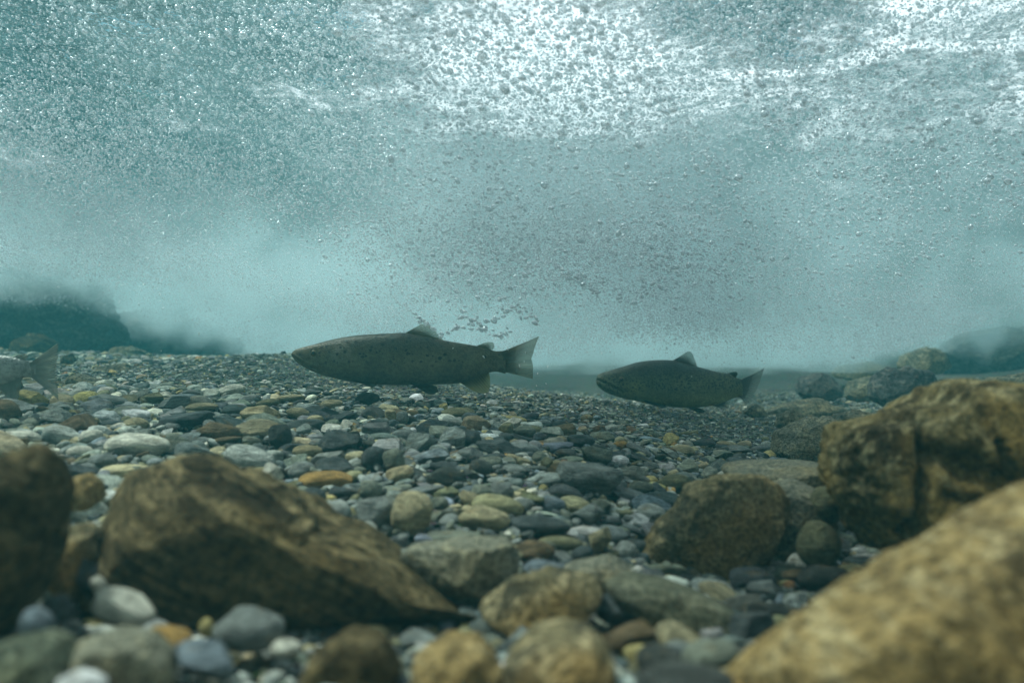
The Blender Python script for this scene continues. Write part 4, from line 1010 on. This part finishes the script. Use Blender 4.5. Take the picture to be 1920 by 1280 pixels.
def fish_skin(name, back, flank, belly, spot, spot_scale, spot_cut, zmid, height, shine=.4, spot_low=-.3, cheek=None):
    t = NT(name)
    tc = t.add("ShaderNodeTexCoord").outputs["Object"]
    sp = t.add("ShaderNodeSeparateXYZ"); t.put(sp.inputs[0], tc)
    n = t.noise(tc, 22, 5, .6); nf = t.noise(tc, 160, 3, .6)
    zz = t.math('DIVIDE', t.math('SUBTRACT', sp.outputs[2], zmid), height)
    zn = t.math('ADD', zz, t.math('MULTIPLY', t.math('SUBTRACT', n, .5), .35))
    col = t.mix(t.rangemap(zn, -.40, -.05), rgb(belly), rgb(flank))
    col = t.mix(t.rangemap(zn, -.02, .40), col, rgb(back))
    m = t.rangemap(n, .3, .7, .72, 1.3)
    m = t.math('MULTIPLY', m, t.rangemap(nf, .3, .7, .75, 1.25))
    col = t.mix(1.0, col, t.add("ShaderNodeCombineColor", i_0=m, i_1=m, i_2=m).outputs[0], 'MULTIPLY')
    if cheek:
        (cx, cz, rx, rz), cc = cheek
        dv = t.vmath('MULTIPLY', t.vmath('SUBTRACT', tc, (cx, 0, cz)), (1 / rx, 0, 1 / rz))
        ln = t.add("ShaderNodeVectorMath", operation='LENGTH'); t.put(ln.inputs[0], dv)
        col = t.mix(t.math('MULTIPLY', t.rangemap(ln.outputs[1], .2, 1.0, .8, 0), t.rangemap(t.noise(tc, 45, 4, .65), .35, .62)), col, rgb(cc))
    mp = t.add("ShaderNodeMapping"); t.put(mp.inputs[0], tc); mp.inputs["Scale"].default_value = (1, .12, 1.1)
    wob = t.add("ShaderNodeTexNoise"); wob.inputs["Scale"].default_value = 40; t.put(wob.inputs["Vector"], tc)
    wv_ = t.vmath('ADD', mp.outputs[0], t.vmath('SCALE', t.vmath('SUBTRACT', wob.outputs["Color"], (.5, .5, .5)), .012))
    vo = t.add("ShaderNodeTexVoronoi"); vo.inputs["Scale"].default_value = spot_scale; t.put(vo.inputs["Vector"], wv_)
    sx_ = t.add("ShaderNodeSeparateColor"); t.put(sx_.inputs[0], vo.outputs["Color"])
    rad = t.math('MULTIPLY_ADD', sx_.outputs[0], spot_cut * .6, spot_cut * .38)
    s = t.rangemap(t.math('SUBTRACT', vo.outputs["Distance"], rad), -.05, .04, 1, 0)
    s = t.math('MULTIPLY', s, t.rangemap(zn, spot_low - .12, spot_low + .18))
    s = t.math('MULTIPLY', s, t.rangemap(sx_.outputs[1], .12, .18))
    col = t.mix(t.math('MULTIPLY', s, .85), col, rgb(spot))
    sc = t.add("ShaderNodeTexVoronoi"); sc.inputs["Scale"].default_value = 330; t.put(sc.inputs["Vector"], mp.outputs[0])
    bs = t.add("ShaderNodeBsdfPrincipled")
    t.put(bs.inputs["Base Color"], col)
    bs.inputs["Roughness"].default_value = .42; bs.inputs["IOR"].default_value = 1.25
    bs.inputs["Metallic"].default_value = shine * .3
    t.put(bs.inputs["Normal"], t.bump(t.math('ADD', t.math('MULTIPLY', sc.outputs["Distance"], .6), t.math('MULTIPLY', n, .5)), .0022, .55))
    return t.surf(bs)

def fin_material(name, base, edge, ray, n_rays, through=.5):
    t = NT(name)
    uv = t.add("ShaderNodeTexCoord").outputs["UV"]
    sp = t.add("ShaderNodeSeparateXYZ"); t.put(sp.inputs[0], uv)
    u, v = sp.outputs[0], sp.outputs[1]
    wob = t.noise(uv, 6, 3, .6)
    ph = t.math('ADD', t.math('MULTIPLY', u, n_rays), t.math('MULTIPLY', wob, .6))
    w = t.math('ABSOLUTE', t.math('SUBTRACT', t.math('FRACT', ph), .5))
    ln = t.rangemap(w, .10, .30, 1, 0)
    col = t.mix(t.rangemap(v, .15, .9), rgb(base), rgb(edge))
    col = t.mix(t.math('MULTIPLY', ln, .7), col, rgb(ray))
    df = t.add("ShaderNodeBsdfPrincipled"); t.put(df.inputs["Base Color"], col); df.inputs["Roughness"].default_value = .5
    df.inputs["IOR"].default_value = 1.15
    t.put(df.inputs["Normal"], t.bump(ln, .0012, .7))
    tl = t.add("ShaderNodeBsdfTranslucent"); t.put(tl.inputs[0], col)
    tp = t.add("ShaderNodeBsdfTransparent"); tp.inputs[0].default_value = (.9, .93, .9, 1)
    m1 = t.add("ShaderNodeMixShader"); m1.inputs[0].default_value = .45; t.l.new(df.outputs[0], m1.inputs[1]); t.l.new(tl.outputs[0], m1.inputs[2])
    m2 = t.add("ShaderNodeMixShader")
    t.put(m2.inputs[0], t.math('MULTIPLY', t.rangemap(v, .05, .8, 0, through), t.math('SUBTRACT', 1.0, t.math('MULTIPLY', ln, .6))))
    t.l.new(m1.outputs[0], m2.inputs[1]); t.l.new(tp.outputs[0], m2.inputs[2])
    return t.surf(m2)

def fin_mesh(name, base, edge, mat, y0=0.0, flare=0.0, thick=.0016, nu=44, nv=14, fold=None, sway=0.0):
    """a fin: rays run from the base line to the outer edge; two skins with a thin edge"""
    b, e = spline(base, nu), spline(edge, nu)
    V, UV = [], []
    for side in (1, -1):
        for j in range(nv):
            v_ = j / (nv - 1)
            p = b + (e - b) * v_
            # let rays curve a little backward
            p[:, 0] += .02 * (e - b)[:, 0] * math.sin(v_ * math.pi)
            th = thick * (1 - .82 * v_)
            yy = y0 + flare * v_ + sway * v_ * v_ + .0012 * v_ * np.sin(np.arange(nu) * .55) + side * th
            if fold is not None: yy = yy + fold(np.linspace(0, 1, nu), v_)
            V += [(p[i, 0], yy[i] if np.ndim(yy) else yy, p[i, 1]) for i in range(nu)]
            UV += [(i / (nu - 1), v_) for i in range(nu)]
    Fc = []
    o = nv * nu
    for j in range(nv - 1):
        for i in range(nu - 1):
            a = j * nu + i
            Fc.append((a, a + nu, a + nu + 1, a + 1))
            Fc.append((o + a, o + a + 1, o + a + nu + 1, o + a + nu))
    for i in range(nu - 1):
        a = (nv - 1) * nu + i; Fc.append((a, o + a, o + a + 1, a + 1))
        a = i; Fc.append((a, a + 1, o + a + 1, o + a))
    for j in range(nv - 1):
        a = j * nu; Fc.append((a, o + a, o + a + nu, a + nu))
        a = j * nu + nu - 1; Fc.append((a, a + nu, o + a + nu, o + a))
    me = new_mesh(name, np.array(V), Fc, mat)
    uvl = me.uv_layers.new(name="UVMap")
    for lp in me.loops: uvl.data[lp.index].uv = UV[lp.vertex_index]
    return me

def fish(label, cat, d, origin, upper, lower, skin, fins, eye, mouth, gill, eye_r, jaw_lift, bend=(0, 0), wid=.56, group=None):
    """upper / lower: back and belly lines in photograph pixels, from the snout to the tail root"""
    k = d / F
    ox, oy = origin
    loc = at(ox, oy, d)
    def L(pts): return np.array([((a - ox) * k, (oy - b) * k) for a, b in pts])
    root = bpy.data.objects.new("trout", None); COL.objects.link(root); root.location = loc
    tag(root, label, cat, group)
    U, W = L(upper), L(lower)
    x0, x1 = max(U[0, 0], W[0, 0]), min(U[-1, 0], W[-1, 0])
    us, ws = spline(U, 300), spline(W, 300)
    ns, nr = 170, 72
    s = np.linspace(0, 1, ns)
    tt = np.where(s < .25, (s / .25) ** 2 * .125, .125 + (s - .25) / .75 * .875)
    xs = x0 + (x1 - x0) * tt
    up = np.interp(xs, us[:, 0], us[:, 1]); lo = np.interp(xs, ws[:, 0], ws[:, 1])
    f = (xs - x0) / (x1 - x0)
    def ybend(x): q = np.clip((np.asarray(x) - x0) / (x1 - x0), 0, 1.3); return bend[0] * q ** 2 + bend[1] * np.sin(q * math.pi * 1.2)
    wf = np.interp(f, [0, .04, .12, .25, .45, .7, .88, 1.0], [.62, .62, .60, .60, wid, .50, .40, .22])
    hh = (up - lo) / 2
    V = []
    en = np.interp(f, [0, .2, 1], [2.0, 2.25, 2.1])
    for i in range(ns):
        a = np.linspace(0, 2 * math.pi, nr, endpoint=False)
        ca, sa = np.cos(a), np.sin(a)
        yy = np.sign(ca) * np.abs(ca) ** (2 / en[i]) * hh[i] * wf[i]
        zz = np.sign(sa) * np.abs(sa) ** (2 / en[i]) * hh[i] + (up[i] + lo[i]) / 2
        V.append(np.stack([np.full(nr, xs[i]), yy, zz], 1))
    V = np.concatenate(V)
    # mouth, gill cover, eye socket, cheek: pressed into or raised from the near and far flank alike
    side = np.sign(V[:, 1]); r = np.random.default_rng(3)
    xz = V[:, [0, 2]]
    def dist_line(pts):
        P = spline(L(pts), 60)
        return np.min(np.linalg.norm(xz[:, None] - P[None], axis=2), axis=1)
    sel = V[:, 0] < x0 + .36 * (x1 - x0)
    def press(pts, w, amt):
        dd = np.full(len(V), 9.0)
        P = spline(L(pts), 60)
        dd[sel] = np.min(np.linalg.norm(xz[sel][:, None] - P[None], axis=2), axis=1)
        V[:, 1] -= side * amt * np.exp(-(dd / w) ** 2) * np.minimum(1, np.abs(V[:, 1]) / .006)
    press(mouth, .0022, .0042)
    press([(a, b - 5) for a, b in mouth], .004, -.0016)
    press([(a, b + 6) for a, b in mouth], .004, -.0018)
    press(gill, .0026, .0018)
    press([(a - 7, b) for a, b in gill], .006, -.0010)
    e = L([eye])[0]
    de = np.linalg.norm(xz - e, axis=1)
    V[:, 1] -= side * .0025 * np.exp(-(de / (eye_r * 1.5)) ** 2)
    V[:, 1] += ybend(V[:, 0])
    Fc = []
    for i in range(ns - 1):
        for j in range(nr):
            a, b = i * nr + j, i * nr + (j + 1) % nr
            Fc.append((a, b, b + nr, a + nr))
    c0, c1 = len(V), len(V) + 1
    V = np.vstack([V, [[x0 - .0012, ybend(x0), (up[0] + lo[0]) / 2]], [[x1, ybend(x1), (up[-1] + lo[-1]) / 2]]])
    for j in range(nr):
        Fc.append((c0, (j + 1) % nr, j)); Fc.append((c1, (ns - 1) * nr + j, (ns - 1) * nr + (j + 1) % nr))
    link("body", new_mesh("trout_body", V, Fc, skin), root)
    hw = np.interp(e[0], xs, hh * wf)
    hy = np.interp(e[0], xs, hh); zc = np.interp(e[0], xs, (up + lo) / 2)
    ey = hw * math.sqrt(max(.05, 1 - min(.9, ((e[1] - zc) / hy) ** 2)))
    for sd in (-1, 1):
        v, ff = ico(3)
        eo = link("eye", new_mesh("trout_eye", v * np.array([eye_r, eye_r * .5, eye_r]), ff, M_IRIS), root, (e[0], sd * (ey - .0002) + float(ybend(e[0])), e[1]))
        link("pupil", new_mesh("trout_pupil", v * np.array([eye_r * .55, eye_r * .16, eye_r * .55]), ff, M_PUPIL), eo, (0, sd * eye_r * .43, 0))
    for (nm, base, edge, mat, kw) in fins:
        for sd in ((-1, 1) if kw.get("pair") else (0,)):
            q = dict(kw); q.pop("pair", None); q.pop("lab", None)
            B, E = L(base), L(edge)
            bx = B[:, 0].mean()
            if sd:
                q["y0"] = sd * q.get("y0", .02); q["flare"] = sd * q.get("flare", .02)
            q["y0"] = q.get("y0", 0) + float(ybend(bx))
            o = link(nm, fin_mesh(nm, B, E, mat, **q), root)
            if kw.get("lab"): o["label"] = kw["lab"]
    return root

t = NT("trout_iris"); b_ = t.add("ShaderNodeBsdfPrincipled"); b_.inputs["Base Color"].default_value = (.10, .085, .035, 1); b_.inputs["Roughness"].default_value = .25; M_IRIS = t.surf(b_)
t = NT("trout_pupil"); b_ = t.add("ShaderNodeBsdfPrincipled"); b_.inputs["Base Color"].default_value = (.004, .004, .004, 1); b_.inputs["Roughness"].default_value = .08; M_PUPIL = t.surf(b_)

FIN_A = fin_material("olive_fin", (.16, .145, .08), (.46, .42, .24), (.13, .11, .06), 15, .8)
FIN_T = fin_material("olive_tail", (.13, .12, .07), (.40, .37, .22), (.14, .12, .07), 26, .7)
FIN_D = fin_material("dark_fin", (.045, .042, .03), (.09, .08, .05), (.03, .03, .02), 14, .3)
FIN_Y = fin_material("yellow_anal_fin", (.16, .14, .06), (.60, .54, .22), (.09, .08, .04), 12, .5)
FIN_B = fin_material("blue_grey_fin", (.12, .13, .11), (.34, .36, .32), (.11, .11, .10), 16, .75)
FIN_S = fin_material("pale_fin", (.34, .36, .31), (.38, .38, .32), (.31, .32, .27), 24, .6)

SKIN1 = fish_skin("olive_spotted_skin", (.042, .043, .029), (.13, .118, .068), (.10, .092, .06), (.004, .004, .003), 96, .40, .020, .104, spot_low=-.12, cheek=((-.126, .030, .034, .026), (.26, .25, .20)))
SKIN2 = fish_skin("fine_speckled_skin", (.042, .05, .04), (.125, .13, .072), (.23, .235, .10), (.014, .016, .012), 190, .6, .007, .125, spot_low=-.22, cheek=((-.105, -.006, .05, .035), (.27, .27, .10)))
SKIN3 = fish_skin("silvery_skin", (.17, .18, .16), (.30, .31, .28), (.33, .33, .30), (.10, .10, .08), 120, .2, .004, .066, .9)

def fold1(u, v):
    return .010 * v * np.sin((u - .5) * math.pi * 2.0) - .010 * v * np.exp(-((u - .60) / .045) ** 2)

F1_UP = [(546.5, 664), (548, 660), (553, 656), (561, 652.7), (587.5, 646), (616.6, 638), (645.8, 632), (675, 628), (704, 626), (733, 624.7), (756.6, 623.8), (780, 627.2), (809, 633), (832, 637.6), (861.5, 643), (890.7, 648), (912, 653.5), (931.5, 658.2), (948, 657)]
F1_LO = [(546.5, 666), (549, 670), (558, 679.5), (576, 691), (596, 700), (616.6, 706), (645.8, 713), (675, 718), (710, 721), (748, 722), (791.5, 721.5), (835, 720.4), (861.5, 718.5), (879, 713), (896.5, 705.8), (917, 698.8), (931.5, 697.4), (948, 701)]
fish("dark olive trout with dark spots, hovering left of centre over the gravel ridge", "fish", 1.75, (760, 690), F1_UP, F1_LO, SKIN1, [
    ("dorsal_fin", [(756, 626), (775, 629), (797, 633), (832, 640)], [(790, 607), (801, 609.5), (812, 614), (820, 626), (833, 639)], FIN_A, dict(sway=.004)),
    ("adipose_fin", [(890, 650), (902, 652), (914, 655.5)], [(907, 642.5), (917, 641), (924, 642), (926.5, 650), (923, 656)], FIN_A, dict(nu=24, nv=8)),
    ("tail_fin", [(936, 661), (938, 670), (938, 682), (936, 695)], [(1011.5, 629.5), (1004, 648), (999.5, 664), (997, 672), (999.5, 684), (1000, 700), (999.5, 711)], FIN_T, dict(thick=.0035, nu=64, nv=20, fold=fold1)),
    ("anal_fin", [(861, 717), (880, 711), (900, 703), (917, 697)], [(887, 734), (900, 737), (914, 736), (918.5, 724), (918, 703)], FIN_Y, dict()),
    ("pelvic_fin", [(772, 719), (786, 719.5), (803, 719)], [(803, 737), (812, 738), (819.5, 735.5), (817, 726)], FIN_D, dict(pair=True, y0=.012, flare=.014, nu=28, nv=10)),
    ("pectoral_fin", [(663, 711), (672, 714), (682, 716)], [(712, 716), (714, 720), (706, 723), (695, 721)], FIN_D, dict(pair=True, y0=.026, flare=.022, nu=28, nv=10)),
    ], (592, 661.5), [(549, 668), (562, 676), (580, 686), (596, 690)], [(650, 640), (664, 656), (668, 676), (660, 695), (645, 706)], .0062, 0, bend=(.012, -.006))

F2_UP = [(1118, 711), (1118.8, 706), (1122, 702), (1128, 699), (1149, 692.5), (1169.6, 686.5), (1188, 680.5), (1205, 677), (1226, 675), (1248, 674.6), (1262, 675.5), (1278, 679), (1299, 685), (1319.6, 690), (1340, 695.5), (1356, 698.5), (1372, 701.5), (1385, 708), (1398, 712)]
F2_LO = [(1118, 714), (1118.6, 720), (1124, 727), (1136, 735.5), (1153, 742), (1167.5, 746.5), (1185, 750), (1205, 754.5), (1224, 758), (1242.5, 761), (1267.5, 763.5), (1290, 764.5), (1309, 764.2), (1330, 762), (1351, 758.5), (1371.7, 751), (1385, 746.5), (1398, 746)]
fish("stout grey green trout with fine speckles and a pale lower jaw, resting near the bed", "fish", 2.35, (1260, 725), F2_UP, F2_LO, SKIN2, [
    ("dorsal_fin", [(1258, 678), (1275, 681), (1292, 685), (1309, 690)], [(1289, 659.5), (1296, 659), (1300, 664), (1305, 677), (1311, 691)], FIN_B, dict(sway=.006)),
    ("adipose_fin", [(1366, 701), (1374, 703), (1382, 708)], [(1380, 697.5), (1386, 698), (1388, 702), (1385, 708)], FIN_D, dict(nu=20, nv=8)),
    ("tail_fin", [(1390, 714), (1392, 722), (1392, 734), (1390, 743)], [(1446, 691), (1441, 704), (1437, 718), (1430, 732), (1424, 745), (1410, 762)], FIN_B, dict(thick=.004, nu=56, nv=18, sway=.03)),
    ("anal_fin", [(1335, 760), (1347, 758), (1360, 754)], [(1354, 766), (1362, 768), (1370, 764), (1368, 755)], FIN_B, dict(nu=28, nv=10)),
    ("pelvic_fin", [(1285, 763), (1295, 763), (1305, 763)], [(1305, 772), (1314, 773), (1319, 770), (1314, 766)], FIN_D, dict(pair=True, y0=.014, flare=.012, nu=24, nv=8)),
    ("pectoral_fin", [(1203, 748), (1208, 752), (1214, 755)], [(1240, 756), (1243, 760), (1236, 762), (1226, 760)], FIN_D, dict(pair=True, y0=.032, flare=.02, nu=24, nv=8)),
    ], (1163, 710.5), [(1119, 711.5), (1130, 716), (1145, 724), (1158, 730), (1164, 735)], [(1205, 688), (1215, 705), (1217, 722), (1210, 738), (1200, 748)], .0072, 0, bend=(.03, -.008), wid=.6)

def shift(pts, dx, dy, s=.78): return [((a - 1000) * s + dx, (b - 678) * s + dy) for a, b in pts]
SX, SY = 109, 692
fish("silvery pale trout swimming out of the frame, only its tail end in view", "fish", 1.42, (SX - 180, SY), shift(F1_UP, SX, SY), shift(F1_LO, SX, SY), SKIN3, [
    ("dorsal_fin", shift([(756, 626), (775, 629), (797, 633), (832, 640)], SX, SY), shift([(790, 607), (801, 609.5), (812, 614), (820, 626), (833, 639)], SX, SY), FIN_S, dict()),
    ("adipose_fin", shift([(890, 650), (902, 652), (914, 655.5)], SX, SY), shift([(907, 642.5), (917, 641), (924, 642), (926.5, 650), (923, 656)], SX, SY), FIN_S, dict(nu=24, nv=8)),
    ("tail_fin", [(57, 681), (60, 688), (61, 698), (59, 706)], [(107, 644), (108.5, 664), (105, 682), (104.5, 698), (107.5, 722), (109.5, 748)], FIN_S, dict(thick=.0035, nu=56, nv=18)),
    ("anal_fin", shift([(861, 717), (880, 711), (900, 703), (917, 697)], SX, SY), [(4, 735), (14, 746), (30, 751), (37, 735), (40, 712)], FIN_S, dict()),
    ("pelvic_fin", shift([(772, 719), (786, 719.5), (803, 719)], SX, SY), shift([(803, 737), (812, 738), (819.5, 735.5), (817, 726)], SX, SY), FIN_S, dict(pair=True, y0=.012, flare=.014, nu=28, nv=10)),
    ], shift([(592, 661.5)], SX, SY)[0], shift([(549, 668), (562, 676), (580, 686), (596, 690)], SX, SY), shift([(650, 640), (664, 656), (668, 676), (660, 695), (645, 706)], SX, SY), .005, 0)

# ---------------------------------------------------------------- the bubbles one can tell apart, and drifting flecks
BUB_ME = new_mesh("air_bubble", *ico(3), M_BUB)
CLUSTERS = [
    ([(781, 588), (790, 601), (800, 608), (812, 613)], 5, 16, .0024, "silvery air bubble in the short string touching the first fish's dorsal fin tip", "bubbles at the dorsal fin tip"),
    ([(822, 629), (836, 623), (850, 616), (866, 612), (880, 616)], 3, 18, .0024, "silvery air bubble in the curved string behind the first fish's dorsal fin", "curved string of bubbles behind the dorsal fin"),
    ([(858, 592), (880, 596), (900, 603), (912, 612)], 8, 30, .0026, "silvery air bubble in the loose clump above the first fish's back", "clump of bubbles above the back"),
    ([(900, 618), (920, 622), (936, 630), (955, 620)], 5, 22, .0025, "silvery air bubble in the row just above the first fish's adipose fin", "row of bubbles above the adipose fin"),
    ([(930, 602), (955, 582), (975, 578), (990, 592), (1012, 606)], 7, 30, .0026, "silvery air bubble in the arching string above the first fish's tail fin", "arching string of bubbles above the tail fin"),
    ([(1030, 490), (1055, 506), (1080, 522), (1098, 535), (1122, 547)], 5, 46, .0026, "bright air bubble packed in the slanting streak above and between the two fish", "slanting streak of bubbles"),
    ([(1195, 430), (1225, 455), (1250, 490), (1230, 520), (1180, 560)], 22, 60, .0028, "bright air bubble in the big loose swarm above the second fish's head", "swarm of bubbles above the second fish"),
]
rb = np.random.default_rng(99)
for pts, spread, n, r0, lab, grp in CLUSTERS:
    P = spline(pts, n)
    for q in P:
        d = rb.uniform(1.66, 1.80)
        o = link("bubble", BUB_ME, loc=at(q[0] + rb.normal() * spread, q[1] + rb.normal() * spread * .7, d))
        r = 1.15 * r0 * math.exp(rb.normal() * .28)
        o.scale = (r * rb.uniform(1.0, 1.7), r, r * rb.uniform(.7, 1.0))
        o.rotation_euler = (rb.normal() * .3, rb.normal(.4, .4), rb.uniform(-.5, .5))
        tag(o, lab, "bubble", grp)

t = NT("pale_fleck"); b_ = t.add("ShaderNodeBsdfPrincipled"); b_.inputs["Base Color"].default_value = (.8, .8, .76, 1); b_.inputs["Roughness"].default_value = .6
M_FLECK = t.surf(b_)
FV, FF = ico(2)
FLECK_ME = new_mesh("fleck", facet(FV.copy(), 6, np.random.default_rng(5), .4, .8, 1.0), FF, M_FLECK, smooth=False)
FLECKS = [(907, 669, 1.62, "beside the first fish's adipose fin"), (849, 653, 1.66, "in front of the first fish's rear back"), (960, 650, 1.62, "over the tail fin's upper root"), (974, 686, 1.64, "over the first fish's tail fin, the largest there"),
          (952, 655, 1.62, "over the first fish's tail root"), (985, 661, 1.64, "near the tail fin's upper edge"), (983, 678, 1.64, "beside the tail fin's dark fold"), (1008, 700, 1.66, "right of the tail fin's lower tip"),
          (1027, 687, 1.66, "between the two fish at the tail fin's height"), (1014, 652, 1.66, "right of the tail fin's upper tip"), (1006, 723, 1.68, "below the tail fin's lower tip"), (1024, 719, 1.68, "just right below the tail fin's lower tip"),
          (1065, 615, 1.66, "above the gap between the two fish"), (1128, 662, 1.7, "above the second fish's snout"), (1297, 706, 2.2, "in front of the second fish's back"), (373, 626, 1.5, "bright and blurred above the left hazy rocks"),
          (302, 658, 2.0, "against the hazy rocks left of the first fish"), (420, 704, 1.9, "on the gravel left of the first fish's snout"), (186, 497, 1.3, "dark speck in the cloud at left"), (1335, 658, 2.2, "above the second fish's back, behind its dorsal fin")]
for px, py, d, w in FLECKS:
    o = link("fleck", FLECK_ME, loc=at(px, py, d))
    s_ = rb.uniform(.0016, .0026) * (1.35 if "largest" in w or "blurred" in w else 1)
    o.scale = (s_ * .7, s_ * .6, s_ * 1.3); o.rotation_euler = (rb.normal() * .4, rb.uniform(-.9, .9), rb.uniform(0, 3))
    tag(o, "tiny pale fleck drifting " + w if "dark" not in w else "tiny blurred fleck drifting in the bubble cloud at left", "fleck", "flecks drifting in the water")
